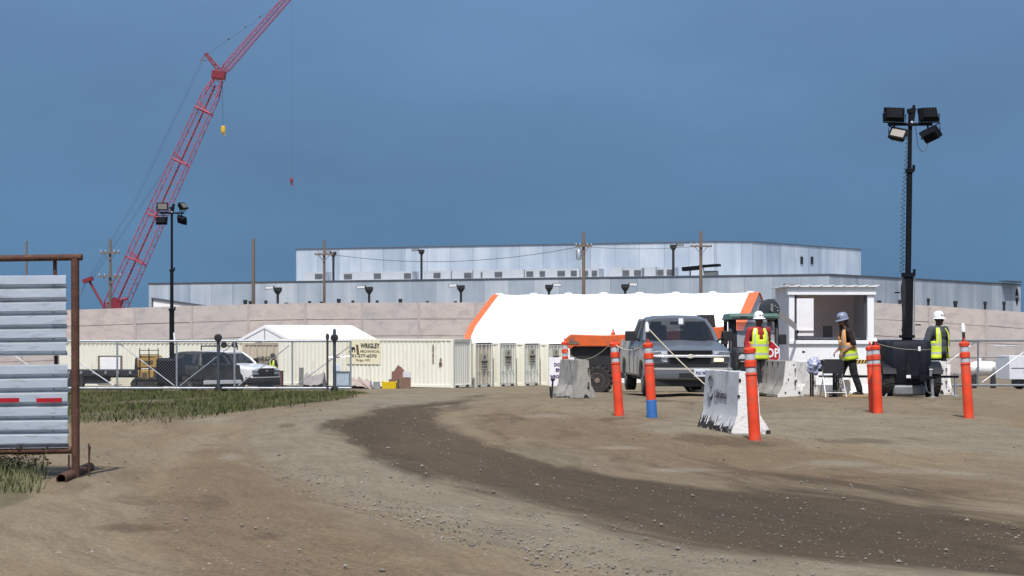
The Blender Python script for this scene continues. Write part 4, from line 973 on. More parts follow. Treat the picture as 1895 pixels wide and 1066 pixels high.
# white service truck with lettered box, cut off at the right edge
m_sw = M('white_van_paint', (.72, .75, .80), .4, 0, .04, 1, coat=.3)
o = on(2062, 84); vt = thing('service_truck', 'white service truck with lettered side box at the right edge behind the fence', 'service truck', o, R(93))
mb = MB(); rings = []
for y, z0, z1, hw in ((-.2, .55, 1.0, .85), (.1, .45, 1.15, .95), (1.1, .45, 1.25, .98), (1.12, .45, 1.3, .98), (1.9, .45, 2.0, .88), (2.2, .45, 2.1, .88), (3.2, .45, 2.1, .90)):
    rings.append([(-hw, y, z0), (-hw, y, min(z1, 1.2)), (-hw*.86, y, z1), (hw*.86, y, z1), (hw, y, min(z1, 1.2)), (hw, y, z0)])
mb.loft(rings); mb.build('cab', m_sw, vt)
mb = MB(); mb.bb(-1.02, 1.02, 3.3, 5.9, .55, 1.75); bx_ = mb.build('side_box', m_sw, vt, bevel=.02)
mb = MB(); mb.bb(-1.03, -1.021, 3.4, 5.8, 1.10, 1.14); mb.build('door_seam', m_trim, bx_)
text('lettering', 'KD', .34, m_text, (-1.03, 4.9, 1.42), vt, rot=(R(90), 0, R(-90)), bold=.02)
text('lettering', 'SERVICE', .14, m_text, (-1.03, 4.9, .92), vt, rot=(R(90), 0, R(-90)), bold=.01)
mb = MB(); mb.quad((-.885, 1.95, 1.2), (-.90, 3.0, 1.2), (-.80, 3.0, 1.95), (-.78, 2.2, 1.95)); mb.build('side_window', m_tint, vt)
mb = MB(); mb.tube([(-.9, 3.5, 1.75), (-.9, 3.5, 2.2), (-.9, 6.0, 2.25)], .035, 6); mb.tube([(.9, 3.5, 1.75), (.9, 3.5, 2.2), (.9, 6.0, 2.25)], .035, 6); mb.tube([(-.9, 3.5, 2.2), (.9, 3.5, 2.2)], .035, 6); mb.build('ladder_rack', m_steel, vt)
for y in (.7, 4.7):
    for sx in (-1, 1): wheel(vt, sx*.86, y, .38, .24)

# orange telehandler behind the silver pickup
m_eq = M('machine_orange', (.66, .115, .025), .5, 0, .08, 1.5, dirt=((.30, .10, .05), .25, 2.5)); m_eqd = M('machine_black', (.02, .02, .022), .6, 0, .2, 4)
DT = 70; o = on(1043, DT); tl = thing('telehandler', 'orange telehandler with lowered boom and chunky tyres behind the silver pickup', 'telehandler', o)
def tp(px, py): q = at(px, py, DT); return (q.x-o.x, q.z-o.z)
poly = [tp(1043, 640), tp(1045, 628), tp(1056, 618.5), tp(1120, 620.5), tp(1190, 617), tp(1345, 604), tp(1345, 626), tp(1190, 648), tp(1135, 644), tp(1128, 641), tp(1062, 641), tp(1056, 646)]
mb = MB(); mb.prism(poly, -.25, .45); mb.build('boom', m_eq, tl, bevel=.03)
mb = MB(); mb.prism([tp(1050, 637), tp(1055, 627), tp(1062, 630), tp(1072, 634), tp(1071, 637)], -.27, -.255); mb.build('tail_opening', M('tail_grey', (.16, .12, .09), .8), tl, smooth=0)
mb = MB(); mb.prism([tp(1057, 647), tp(1062, 641.5), tp(1128, 641.5), tp(1135, 645), tp(1330, 640), tp(1330, 700), tp(1075, 700), tp(1060, 690)], .0, 1.9); mb.build('chassis', m_eqd, tl, smooth=0)
mb = MB(); x, z = tp(1135, 621); mb.lathe([(.07, -.05), (.09, .05), (.09, .12), (.04, .16), (.03, .28)], 10, (x, .1, z)); mb.build('beacon', m_eq, tl)
mb = MB(); mb.prism([tp(1270, 606), tp(1300, 582), tp(1325, 582), tp(1332, 640), tp(1268, 640)], .6, 1.9); mb.build('cab', m_eqd, tl, bevel=.03)
for px, yy in ((1104, -.28), (1104, 2.0), (1300, -.28), (1300, 2.0)):
    x, _ = tp(px, 700); r = .64
    h = thing('wheel_hub_empty', None, None, (x, yy, 0)) if False else None
    mb = MB(); mb.lathe([(r*.5, -.2), (r*.85, -.22), (r*.97, -.16), (r*.98, 0), (r*.97, .16), (r*.85, .22), (r*.5, .2)], 28, axis='y')
    for k in range(18):
        a = 2*math.pi*k/18
        for s2 in (-1, 1): mb.box((math.cos(a+s2*.09)*r*1.0, s2*.11, math.sin(a+s2*.09)*r*1.0), (.09, .22, .10), Euler((0, -a, 0)).to_matrix() @ Euler((s2*.5, 0, 0)).to_matrix())
    w_ = mb.build('wheel', m_rubber, tl, loc=(x, yy, r-.12))
    mb = MB(); mb.lathe([(r*.5, -.19), (r*.47, -.21), (r*.38, -.10), (r*.2, -.12), (r*.18, -.22), (.02, -.23)], 20, axis='y'); mb.build('rim', M('rusty_rim', (.19, .13, .11), .7), w_)

# green roofed utility vehicle behind the guard in red
m_green = M('green_roof', (.075, .145, .115), .5, 0, .08, 2); m_gscreen = glass('dusty_screen', (.33, .36, .38), .72, .2)
DU = 41.5; o = on(1394, DU); uv = thing('utility_vehicle', 'dark enclosed utility vehicle with green roof parked behind the guard in red', 'utility vehicle', o, R(-3))
k = FPX/DU
def uz(py): return at(1394, py, DU).z-o.z
def ux_(px): return (px-1394)/k
mb = MB(); mb.loft([[(ux_(1347), -.15, uz(592)), (ux_(1350), -.15, uz(583)), (ux_(1438), -.15, uz(583)), (ux_(1441), -.15, uz(590))], [(ux_(1345), 0, uz(592)), (ux_(1349), 0, uz(580)), (ux_(1439), 0, uz(580)), (ux_(1443), 0, uz(590))], [(ux_(1345), 1.7, uz(592)), (ux_(1349), 1.7, uz(580)), (ux_(1439), 1.7, uz(580)), (ux_(1443), 1.7, uz(590))]]); mb.build('roof', m_green, uv, bevel=.02)
mb = MB(); mb.bb(ux_(1354), ux_(1434), -.20, -.17, uz(592), uz(588)); mb.bb(ux_(1369), ux_(1381), -.22, -.18, uz(591.5), uz(585.5)); mb.build('light_bar', m_trim, uv)
for a in (1352, 1437): mb = MB(); mb.tube([(ux_(a), .12, uz(591)), (ux_(a), -.10, uz(640)), (ux_(a), -.15, uz(655))], .055, 6); mb.tube([(ux_(a), 1.6, uz(591)), (ux_(a), 1.65, uz(655))], .05, 6); mb.tube([(ux_(a), .12, uz(593)), (ux_(a), 1.6, uz(593))], .04, 6); mb.build('frame', m_trim, uv)
mb = MB(); mb.bb(ux_(1349), ux_(1363), .0, .08, uz(650), uz(592)); mb.build('door_edge', m_trim, uv)
mb = MB(); mb.quad((ux_(1364), -.06, uz(642)), (ux_(1433), -.06, uz(642)), (ux_(1433), .10, uz(596)), (ux_(1364), .10, uz(596))); mb.build('windscreen', m_gscreen, uv, smooth=0)
mb = MB(); mb.loft([[(ux_(1356), -.75, uz(660)), (ux_(1360), -.75, uz(652)), (ux_(1428), -.75, uz(652)), (ux_(1432), -.75, uz(660)), (ux_(1430), -.75, uz(690)), (ux_(1358), -.75, uz(690))], [(ux_(1350), -.05, uz(655)), (ux_(1354), -.05, uz(643)), (ux_(1434), -.05, uz(643)), (ux_(1438), -.05, uz(655)), (ux_(1438), -.05, uz(705)), (ux_(1350), -.05, uz(705))], [(ux_(1350), 2.3, uz(655)), (ux_(1354), 2.3, uz(648)), (ux_(1434), 2.3, uz(648)), (ux_(1438), 2.3, uz(655)), (ux_(1438), 2.3, uz(705)), (ux_(1350), 2.3, uz(705))]]); mb.build('body', m_dkpaint, uv)
mb = MB(); mb.bb(ux_(1365), ux_(1425), -.80, -.74, uz(684), uz(672)); mb.tube([(ux_(1362), -.82, uz(695)), (ux_(1362), -.84, uz(665)), (ux_(1428), -.84, uz(665)), (ux_(1428), -.82, uz(695))], .03, 6); mb.build('bumper', m_trim, uv)
for sx in (-1, 1):
    mb = MB(); mb.lathe([(.02, 0), (.09, -.02), (.1, -.05), (.02, -.06)], 14, (sx*.34, -.72, uz(662)), 'y'); mb.build('headlamp', m_head, uv)
    mb = MB(); mb.box((sx*.74, -.08, uz(628)), (.18, .08, .26)); mb.tube([(sx*.62, 0, uz(630)), (sx*.74, -.06, uz(628))], .02, 6); mb.build('mirror', m_trim, uv, bevel=.03)
    for yy in (-.35, 1.75): wheel(uv, sx*.58, yy, .32, .24)
mb = MB(); mb.lathe([(.19, 0), (.21, .015), (.19, .03)], 18, (-.25, .28, uz(641)), 'y', False); mb.bb(-.55, .55, .5, .62, uz(668), uz(612)); mb.build('seat', m_seat, uv)

# flatbed trailer, yellow machine, cream beams
o = on(205, 80); fb = thing('flatbed_trailer', 'dark flatbed trailer standing in front of the long site container', 'trailer', o, R(-1))
mb = MB(); mb.bb(-7.5, 2.4, -1.1, 1.2, .72, 1.0); mb.build('deck', m_eqd, fb, bevel=.01)
mb = MB()
for q in range(16): mb.bb(-7.2+q*.6, -7.1+q*.6, -1.15, -1.10, .82, .97)
mb.build('stake_pocket', m_steel, fb)
mb = MB(); mb.bb(-7.2, 2.2, -.95, -.8, .34, .72); mb.bb(-7.2, 2.2, .8, .95, .34, .72); mb.build('chassis', m_eqd, fb)
for x in (-1.5, -2.55):
    mb = MB(); mb.lathe([(.28, -.14), (.45, -.15), (.5, -.08), (.5, .08), (.45, .15), (.28, .14)], 24, axis='y'); w_ = mb.build('wheel', m_rubber, fb, loc=(x, -1.0, .42))
    mb = MB(); mb.lathe([(.3, -.12), (.26, -.14), (.18, -.04), (.1, -.06), (.02, -.08)], 16, axis='y'); mb.build('rim', m_rimst, w_)
o = on(233, 74); mb = MB(); mb.bb(-.72, .72, -.15, .15, .06, .22); mb.bb(-.66, .70, -.12, .16, .225, .37); mb.bb(-.6, -.5, -.3, .3, 0, .058); mb.bb(.5, .6, -.3, .3, 0, .058)
tag(mb.build('stacked_beam', M('cream_timber', (.66, .62, .48), .7), loc=(o.x, o.y, o.z+.25), bevel=.01), 'cream beams stacked low beside the yellow machine behind the gate', 'beams')
m_cat = M('machine_yellow', (.42, .26, .07), .5, 0, .1, 2, dirt=((.20, .13, .06), .25, 3))
o = on(274, 69); k = FPX/69; ym = thing('yellow_compressor', 'yellow towable compressor with a rail frame beside the light tower behind the gate', 'compressor', o)
Y = lambda px, py: ((px-274)/k, at(274, py, 69).z-o.z)
mb = MB(); mb.prism([Y(259, 681), Y(258, 664), Y(264, 656), Y(291, 657), Y(297, 664), Y(296, 681)], -.5, .7); mb.build('hood', m_cat, ym, bevel=.06)
mb = MB(); mb.prism([Y(261, 709), Y(260, 684), Y(289, 684), Y(289, 709)], -.5, .7); mb.build('engine_case', m_cat, ym, bevel=.03)
mb = MB(); mb.prism([Y(268, 700), Y(268, 689), Y(277, 689), Y(277, 700)], -.52, -.505); mb.prism([Y(271, 673), Y(271, 667), Y(288, 667), Y(288, 673)], -.52, -.505); mb.build('vent', M('vent_brown', (.10, .075, .045), .8), ym, smooth=0)
mb = MB()
for a in (264, 281, 298): x, z = Y(a, 644); mb.tube([(x, -.55, .6), (x, -.55, z)], .022, 5)
for b in (648, 656): (xa, z), (xb, _) = Y(264, b), Y(298, b); mb.tube([(xa, -.55, z), (xb, -.55, z)], .018, 5)
mb.build('rail', m_trim, ym)
mb = MB(); (xa, za), (xb, zb_) = Y(250, 690), Y(259, 662); mb.prism([(xa, za), (xb, za), (xb, zb_), (xa+.04, zb_)], -.2, .3); mb.build('panel', m_eqd, ym, bevel=.03)
for x in (-.15, .42):
    mb = MB(); mb.lathe([(.16, -.1), (.3, -.11), (.34, -.05), (.34, .05), (.3, .11), (.16, .1)], 22, axis='y'); w_ = mb.build('wheel', m_rubber, ym, loc=(x-.12, -.55, .34))
    mb = MB(); mb.lathe([(.18, -.08), (.15, -.1), (.1, -.03), (.02, -.05)], 14, axis='y'); mb.build('rim', m_rimst, w_)
# propane tank at right
o = on(1820, 92); k = FPX/92; pt = thing('propane_tank', 'white horizontal gas tank on feet seen through the right fence', 'tank', o, R(3))
zc_ = at(1820, 682, 92).z-o.z; r = 13.5/k
mb = MB(); mb.lathe([(.02, -.95), (r*.45, -.90), (r*.8, -.75), (r, -.5), (r, .5), (r*.8, .75), (r*.45, .90), (.02, .95)], 24, (0, 0, zc_), 'x'); mb.build('tank_shell', M('tank_white', (.80, .80, .79), .4), pt)
mb = MB(); mb.lathe([(.13, 0), (.13, .2), (.1, .25), (.02, .26)], 14, (-.25, 0, zc_+r-.02)); mb.build('valve_dome', M('tank_white', (.8, .8, .79)), pt)
mb = MB()
for x in (-.55, .55): mb.bb(x-.06, x+.06, -.3, .3, 0, zc_-r*.8)
mb.build('foot', m_trim, pt)
mb = MB()
for x in (-.5, .45): mb.prism([(x-.13, zc_-.12), (x+.13, zc_-.12), (x, zc_+.14)], -r-.012, -r+.05)
mb.build('warning_label', m_galv, pt)
# ------------------------------------------------------------------ rusty gate with corrugated panels, left foreground
DG = 15.0; o = on(139, DG); kg = FPX/DG
gt = thing('panel_gate', 'rusty pipe gate filled with shiny corrugated steel sheets in the left foreground', 'gate', o)
G = lambda px, py: ((px-139)/kg, at(139, py, DG).z-o.z)
def gtube(a, b, r, y=0, n=14): mb = MB(); p, q = G(*a), G(*b); mb.tube([(p[0], y, p[1]), (q[0], y, q[1])], r, n); return mb
gtube((-900, 492), (152, 476), .031).build('top_rail', m_rust, gt)
gtube((139, 478), (140, 889), .038).build('end_post', m_rust, gt)
gtube((-900, 846), (133, 833), .034).build('bottom_rail', m_rust, gt)
gtube((99, 481), (103, 830), .018, .045).build('inner_stile', m_rust, gt)
gtube((-420, 486), (-420, 836), .03, .05).build('inner_stile', m_rust, gt)
m_corr = M('corrugated_steel', (.74, .78, .82), .40, .8, .07, 3, .05, 14, dirt=((.42, .45, .47), .22, 4), stretch=(1, 1, 4))
def sheet(x0, x1, ptop, pbot, n, parent):
    z1 = G(139, ptop)[1]; z0 = G(139, pbot)[1]; p = (z1-z0)/n; prof = []
    for i in range(n):
        t = z1-i*p
        prof += [(-.014, t), (-.038, t-p*.11), (-.042, t-p*.66), (0.0, t-p*.72), (.024, t-p*.97)]
    prof += [(-.040, z0)]
    xa, xb = G(x0, 0)[0], G(x1, 0)[0]
    mb = MB(); m_ = 40; xs = [xa+(xb-xa)*i/m_ for i in range(m_+1)]
    sl = (kg, )  # sheets hang with the rails' slight slope
    mb.loft([[(x, y, z+(xb-x)*-.012+.001*math.sin(x*3.1+z*9)) for y, z in prof] for x in xs], False, False)
    ob = mb.build('corrugated_sheet', m_corr, parent, smooth=0)
    s_ = ob.modifiers.new('solid', 'SOLIDIFY'); s_.thickness = .002
    mb = MB()
    for i in range(n):
        for q in (99, -60, -250): mb.lathe([(.008, 0), (.006, -.008), (.001, -.009)], 8, (G(q, 0)[0], 0.0, z1-(i+.82)*p), 'y')
    mb.build('screw', m_steel, ob)
    return z1, p
sheet(-900, 124, 509, 657, 6, gt); z1, p = sheet(-900, 127, 674, 828, 6, gt)
m_rtape = M('red_reflector', (.36, .012, .022), .35, 0, .1, 20)
for i in range(-3, 2):
    mb = MB(); x1_ = 117+(i-1)*79; x0_ = x1_-47; (a, z), (b, _) = G(x0_, 740.5), G(x1_, 740.5)
    mb.prism([(a, z-.021), (b, z-.017), (b, z+.023), (a, z+.019)], -.049, -.042)
    mb.build('reflective_tape', m_rtape, gt, smooth=0)
# foot pipe lying on the ground, open towards the road, and short rods
a = at(113, 898, 14.55); b = at(166, 872, 15.75)
fa = Vector((a.x-o.x, 14.55-15, gz(a.x, 14.55)-o.z+.035)); fb_ = Vector((b.x-o.x, .75, gz(b.x, 15.75)-o.z+.03))
mb = MB(); d = (fb_-fa).normalized(); q = d.to_track_quat('Z', 'Y').to_matrix(); rgs = []
for rr_, zz_ in ((.040, .25), (.040, 0), (.047, 0), (.047, (fb_-fa).length)): rgs.append([fa+q @ Vector((rr_*math.cos(2*math.pi*k_/18), rr_*math.sin(2*math.pi*k_/18), zz_)) for k_ in range(18)])
mb.loft(rgs, True); mb.build('foot_pipe', m_rust, gt)
for (x0, y0), (x1, y1), yy in (((125, 842), (124, 888), .05), ((159, 822), (160, 885), .1), ((151, 830), (148, 876), .3)):
    gtube((x0, y0), (x1, y1), .008, yy, 6).build('rod', m_rust, gt)

# ------------------------------------------------------------------ sliding gates with diagonal braces, chain link
m_link = M('chain_link', (.42, .44, .47), .5, .5)
def chain(x0, x1, z0, z1, pitch, r, y):
    mb = MB(); h = z1-z0; x = x0-h
    while x < x1:
        for sg in (1, -1):
            a0, a1 = (x, x+h); lo = max(a0, x0); hi = min(a1, x1)
            if hi-lo > .02:
                if sg > 0: mb.tube([(lo, y, z0+lo-a0), (hi, y, z0+hi-a0)], r, 3, False)
                else: mb.tube([(lo, y, z1-(lo-a0)), (hi, y, z1-(hi-a0))], r, 3, False)
        x += pitch
    return mb
DS = 60.0; ks = FPX/DS
def sgate(label, px0, px1, ytop, ybot, verts, diags, short=None, rail=None):
    rail = rail or m_galv
    o = on((px0+px1)/2, DS); c = (px0+px1)/2
    g = thing('sliding_gate', label, 'gate', o); Z = lambda py: at(c, py, DS).z-o.z; X = lambda px: (px-c)/ks
    mb = MB(); mb.tube([(X(px0), 0, Z(ytop)), (X(px1), 0, Z(ytop-1 if px1 < 900 else ytop))], .045, 8); mb.build('top_rail', rail, g)
    mb = MB(); mb.tube([(X(px0), 0, Z(ybot)), (X(px1), 0, Z(ybot))], .045, 8); mb.build('bottom_rail', rail, g)
    for v in verts: mb = MB(); mb.tube([(X(v), 0, Z(ybot)), (X(v), 0, Z(ytop))], .035, 8); mb.build('stile', rail, g)
    for (a, b, c_, d_) in diags: mb = MB(); mb.tube([(X(a), .07, Z(b)), (X(c_), .07, Z(d_))], .020, 6); mb.build('brace', m_galv, g)
    if short: mb = MB(); mb.tube([(X(short[0]), 0, Z(short[1])), (X(short[2]), 0, Z(short[3]))], .025, 6); mb.build('brace', rail, g)
    chain(X(px0), X(px1), Z(ybot), Z(ytop), .115, .0028, .03).build('chain_link', m_link, g, smooth=0)
    return g, X, Z, o
g1, X, Z, go1 = sgate('long sliding gate of galvanised pipe with chain link along the grass strip', -160, 650, 632, 718.5, (-120, -10, 108, 217, 327, 434, 541, 649), ((-10, 634, -120, 715), (-10, 634, 108, 715), (100, 640, 210, 714), (220, 636, 322, 714), (332, 714, 427, 640), (440, 714, 534, 640), (546, 714, 648, 640)), (606, 662, 648, 660))
m_dkpost = M('gate_post_dark', (.07, .085, .10), .6, .3, .15, 3)
def roller_post(px, label, high=False):
    q = on(px, DS-.35); g = thing('gate_post', label, 'gate post', q, 0, 'roller posts of the sliding gate'); Zp = lambda py: at(px, py, DS-.35).z-q.z
    mb = MB(); mb.tube([(0, 0, -.1), (0, 0, Zp(612 if high else 626))], .06, 10); mb.lathe([(.07, 0), (.05, .05), (.01, .08)], 10, (0, 0, Zp(612 if high else 626))); mb.build('post', m_dkpost, g)
    for py in (625, 721.5):
        mb = MB(); mb.lathe([(.02, -.1), (.09, -.1), (.135, -.09), (.14, .05), (.09, .07), (.02, .07)], 18, (0, -.03, Zp(py)), 'y'); mb.build('roller', m_trim, g)
roller_post(404, 'roller post of the sliding gate in front of the black pickup'); roller_post(619, 'roller post near the right end of the long sliding gate', True)
q = on(606, DS-1.2); mb = MB(); zt = at(606, 622, DS-1.2).z-q.z; mb.tube([(0, 0, -.1), (0, 0, zt)], .042, 10); mb.lathe([(.06, 0), (.07, .06), (.06, .16), (.01, .2)], 10, (0, 0, zt-.1))
tag(mb.build('capped_stake', M('rust_dark_post', (.055, .045, .045), .7), loc=q), 'thin dark post with grey cap in front of the end of the long sliding gate', 'post')
g2, X, Z, _ = sgate('chain link sliding gate with white diagonal braces at the right edge', 1600, 2400, 630, 713, (1600, 1700, 1810, 1925, 2040, 2160, 2280, 2400), ((1922, 633, 1818, 708), (1806, 633, 1705, 708), (2036, 633, 1932, 708), (1700, 633, 1604, 708)), (1780, 661, 1860, 661), M('dull_rail', (.22, .24, .26), .6, .4, .1, 5))

# ------------------------------------------------------------------ jersey barriers
JP = [(-.30, 0), (-.295, .06), (-.165, .27), (-.115, .80), (.115, .80), (.165, .27), (.295, .06), (.30, 0)]
def jersey(label, loc, rz, L_, face, endm, chips=(), seed=1, group=None, prof=None):
    rr = random.Random(seed); g = thing('concrete_barrier', label, 'concrete barrier', loc, rz, group)
    n = max(6, int(L_/.1)); rings = []
    fine = []
    JQ = prof or JP
    for (a, b), (c, d) in zip(JQ, JQ[1:]):
        for t in (0, .25, .5, .75): fine.append((a+(c-a)*t, b+(d-b)*t))
    fine.append(JQ[-1])
    for i in range(n+1):
        y = L_*i/n; ring = []
        for x, z in fine:
            w_ = .010 if z > .1 else .03
            e = 1 if 0 < i < n else .6
            ring.append((x+rr.uniform(-w_, w_)*.5*e, y+(rr.uniform(-.012, .012) if i in (0, n) else 0), max(0, z+rr.uniform(-w_, w_)*.5)))
        rings.append(ring)
    mb = MB(); mb.loft(rings); q0 = len(mb.m); mb.m = [0]*q0
    mb.m[-2] = 1; mb.m[-1] = 1
    mb.build('body', [face, endm], g, smooth=28)
    if chips:
        mb = MB()
        for x, y, z, s_, nx in chips:
            k = rr.randint(6, 9); pts = [(math.cos(2*math.pi*j/k)*s_*rr.uniform(.5, 1.2), math.sin(2*math.pi*j/k)*s_*rr.uniform(.5, 1.2)) for j in range(k)]
            if nx: mb.prism([(y+a, z+b) for a, b in pts], x-.006, x+.006, 'x')
            else: mb.prism([(x+a, z+b) for a, b in pts], y-.006, y+.006, 'y')
        mb.build('chipped_patch', m_chip, g, smooth=0)
    mb = MB()
    for z in (.28, .58): mb.tube([(.10, .01, z), (.10, -.06, z), (.10, -.06, z+.05), (.10, .0, z+.05)], .012, 6)
    mb.build('lifting_loop', m_rust, g)
    return g
o = on(1384, 20.2); 
b1_ = jersey('white front barrier with dark scrawled logo on its grey side and broken bottom edge', (o.x, o.y, o.z-.03), R(12), 1.3, m_conc if False else M('blue_grey_concrete', (.50, .515, .53), .88, 0, .10, 5, .4, 30, dirt=((.30, .28, .26), .22, 4), stretch=(1, 1, .3)), M('white_end_paint', (.80, .79, .77), .8, 0, .05, 6, .4, 26, dirt=((.2, .17, .15), .22, 9)),
   ((-.105, -.004, .70, .022, 0), (-.12, -.004, .50, .02, 0), (.27, -.003, .04, .045, 0)), 4, None, [(-.215, 0), (-.21, .06), (-.14, .27), (-.115, .80), (.115, .80), (.165, .27), (.295, .06), (.30, 0)])  # long side greyer and bluer than the white end
# the torn base of its long side: jagged dark broken strip and flaked paint
mb = MB(); rr = random.Random(8); ys = [1.3*i/46 for i in range(47)]
lo = [(-.226, y, .0) for y in ys]; hi = []
for y in ys:
    h = .06+.20*rr.random()**1.3*min(1, .35+y); x = -.220 if h < .06 else -.220+(h-.06)*.33; hi.append((x-.006, y, h))
for i in range(46): mb.quad(lo[i], lo[i+1], hi[i+1], hi[i])
mb.build('broken_base', m_chip, b1_, smooth=0)
mb = MB()
for i in range(22):
    y = rr.uniform(.02, 1.25); h0 = .10+rr.random()*.05; h1 = h0+rr.uniform(.05, .14); f = lambda h: -.230+(h-.06)*.33
    wd = rr.uniform(.008, .025); mb.quad((f(h0), y-wd, h0), (f(h0), y+wd, h0), (f(h1), y+wd*.2+rr.uniform(-.02, .02), h1), (f(h1), y-wd*.2, h1))
mb.build('flaked_paint', M('bright_flakes', (.78, .78, .77), .8), b1_, smooth=0)
# dark logo: swoosh marks and the word
sl_a = math.atan2(.085, .48); fx = lambda z: -.14+(z-.27)/.53*.025-.012
mb = MB()
for sg in (1, -1):
    pts = [(1.02+.10*math.cos(a), .58+sg*(.045+.10*math.sin(a))) for a in [math.pi*(.1+.8*i/8) for i in range(9)]]
    mb.tube([(fx(z), y, z) for y, z in pts], [.004+.012*math.sin(math.pi*i/8) for i in range(9)], 5)
mb.ell((fx(.58), 1.02, .58), (.008, .035, .02), 8, 6)
mb.build('logo', M('faded_lettering', (.10, .105, .115), .8), b1_)
text('lettering', 'Ultima', .15, M('faded_lettering', (.10, .105, .115), .8), (fx(.50)-.004, .62, .50), b1_, rot=(R(90), 0, R(-90)), bold=.001, sx=1.2).rotation_euler = Euler((R(90)+0, 0, R(-90)))
o = on(1080, 34); jersey('grey weathered barrier at the left beside the wrong way sign', o, R(15), 1.3, m_conc, m_conc, ((.10, -.004, .22, .03, 0), (.06, -.003, .02, .07, 0)), 11)
o = on(1463, 36); jersey('grey barrier with white chipped end standing right of the guard in red', o, R(8), 2.4, m_conc, m_wconc, ((.07, -.004, .72, .025, 0), (.12, -.004, .36, .03, 0), (-.05, -.004, .40, .02, 0), (.2, -.003, .10, .035, 0), (-.12, -.003, .10, .025, 0), (-.137, .5, .74, .04, 1), (-.137, .9, .74, .05, 1), (-.137, 1.3, .74, .04, 1)), 12)
o = on(1500, 39.5); jersey('whitewashed scarred barrier behind the chair with blue bag', o, R(30), 1.6, m_wconc, m_wconc, ((-.05, -.004, .62, .02, 0), (.08, -.004, .42, .028, 0), (.16, -.003, .22, .02, 0)), 13)
o = on(1560, 43.5); jersey('clean white barrier lying lengthwise below the booth', (o.x, o.y, o.z), R(-86), 2.9, M('white_barrier', (.74, .73, .69), .8, 0, .06, 4, .2, 20, dirt=((.4, .35, .3), .15, 6)), m_wconc, (), 14)
o = on(1743, 38.2); jersey('white barrier with rust stained chips behind the light tower wheel', o, R(10), 1.6, M('white_side', (.64, .67, .71), .8, 0, .08, 4, .3, 20, dirt=((.3, .27, .24), .2, 7)), m_wconc, ((.03, -.004, .58, .025, 0), (.0, -.004, .26, .035, 0), (.18, -.003, .1, .03, 0), (.0, -.003, .03, .09, 0)), 15)

# ------------------------------------------------------------------ tubular channel posts
m_blue = M('blue_tape', (.035, .14, .40), .5, 0, .15, 12)
def chan_post(label, px, ytop, pxb, ybot, D, blue=False, wand=None, hook=False):
    o = on(pxb, D); k = FPX/D; h = (ybot-ytop)/k; lean = math.atan2((px-pxb)/k, h)
    g = thing('channel_post', label, 'post', o, 0, 'orange tubular channel posts'); g.rotation_euler = (rng.uniform(-.02, .02), lean, rng.uniform(0, 6)*0)
    r = .066
    mb = MB(); mb.lathe([(r*1.14, -.03), (r*1.14, .03), (r*1.08, .05), (r*1.06, h*.2), (r*1.02, h*.69), (r*.97, h*.70)], 22); mb.build('tube', m_orange, g)
    seg = [(h*.70, h*.728, m_orange), (h*.728, h*.79, m_refl), (h*.79, h*.865, m_orange), (h*.865, h*.94, m_refl), (h*.94, h*.968, m_orange)]
    for a, b, m_ in seg:
        mb = MB(); q = r*.95 if m_ is m_refl else r*1.10
        mb.lathe([(q*.9, a+.001), (q, a+.008), (q, b-.008), (q*.9, b-.001)], 22); mb.build('reflective_band' if m_ is m_refl else 'collar', m_, g)
    mb = MB(); mb.lathe([(r*1.12, h*.965), (r*1.15, h*.985), (r*.9, h), (r*.4, h+.006), (.01, h+.006)], 22); mb.build('cap', m_orange, g)
    mb = MB(); mb.tube([(0, -.02, h), (0, -.02, h+.05), (0, .02, h+.07), (0, .05, h+.03)], .012, 6); mb.build('handle', m_orange, g)
    if blue: mb = MB(); mb.lathe([(r*1.16, .0), (r*1.17, .04), (r*1.12, .06), (r*1.10, .26), (r*1.06, .27)], 22); mb.build('blue_wrap', m_blue, g)
    if wand:
        mb = MB(); mb.tube([(0, 0, h), (0, 0, h+wand*.5)], .022, 8); mb.build('wand_base', m_trim, g)
        mb = MB(); mb.tube([(0, 0, h+wand*.5), (0, 0, h+wand*.55), (0, 0, h+wand*.9), (0, 0, h+wand)], [.02, .032, .026, .014], 8); mb.build('wand_tip', m_white, g)
    return g
chan_post('orange channel post leaning left, beside the rear flank of the silver pickup', 1137, 622, 1146, 757, 24.3)
chan_post('orange channel post with blue wrapped foot in front of the silver pickup', 1199, 637, 1207, 777, 23.2, True, .30)
chan_post('orange channel post standing against the white front barrier', 1387, 638, 1397, 810, 19.2)
chan_post('left post of the close pair of orange channel posts near the booth', 1610, 630, 1617, 751, 25.4)
chan_post('right post of the close pair of orange channel posts near the booth, black tipped', 1620, 627, 1625, 752, 25.0, False, .12)
chan_post('orange channel post with black and white wand alone at the far right', 1784, 628, 1793, 770, 23.4, False, .27)
chan_post('partly hidden orange channel post behind the grey left barrier', 1045, 640, 1048, 741, 35.9)
# ropes
def rope(a, b, sag, label, r=.009):
    a, b = Vector(a), Vector(b); mb = MB(); pts = []
    for i in range(17):
        t = i/16; q = a.lerp(b, t); q.z -= sag*4*t*(1-t); pts.append(q-a)
    mb.tube(pts, r, 6); tag(mb.build('rope', m_rope, loc=a), label, 'rope', None)
rope(at(1200, 608, 23.2), at(1306, 713, 21.6), .02, 'pale rope running from the blue footed post down to the white front barrier', .008)
rope(at(1137, 636, 24.3), at(1200, 630, 23.3), .12, 'slack pale rope between the two posts beside the silver pickup')
rope(at(1047, 650, 35.8), at(1132, 634, 24.4), .22, 'sagging pale rope from the grey left barrier to the leaning orange post', .006)
rope(at(1624, 636, 25), at(1784, 634, 23.5), .10, 'thin sagging rope across the light tower between the right hand posts', .003)

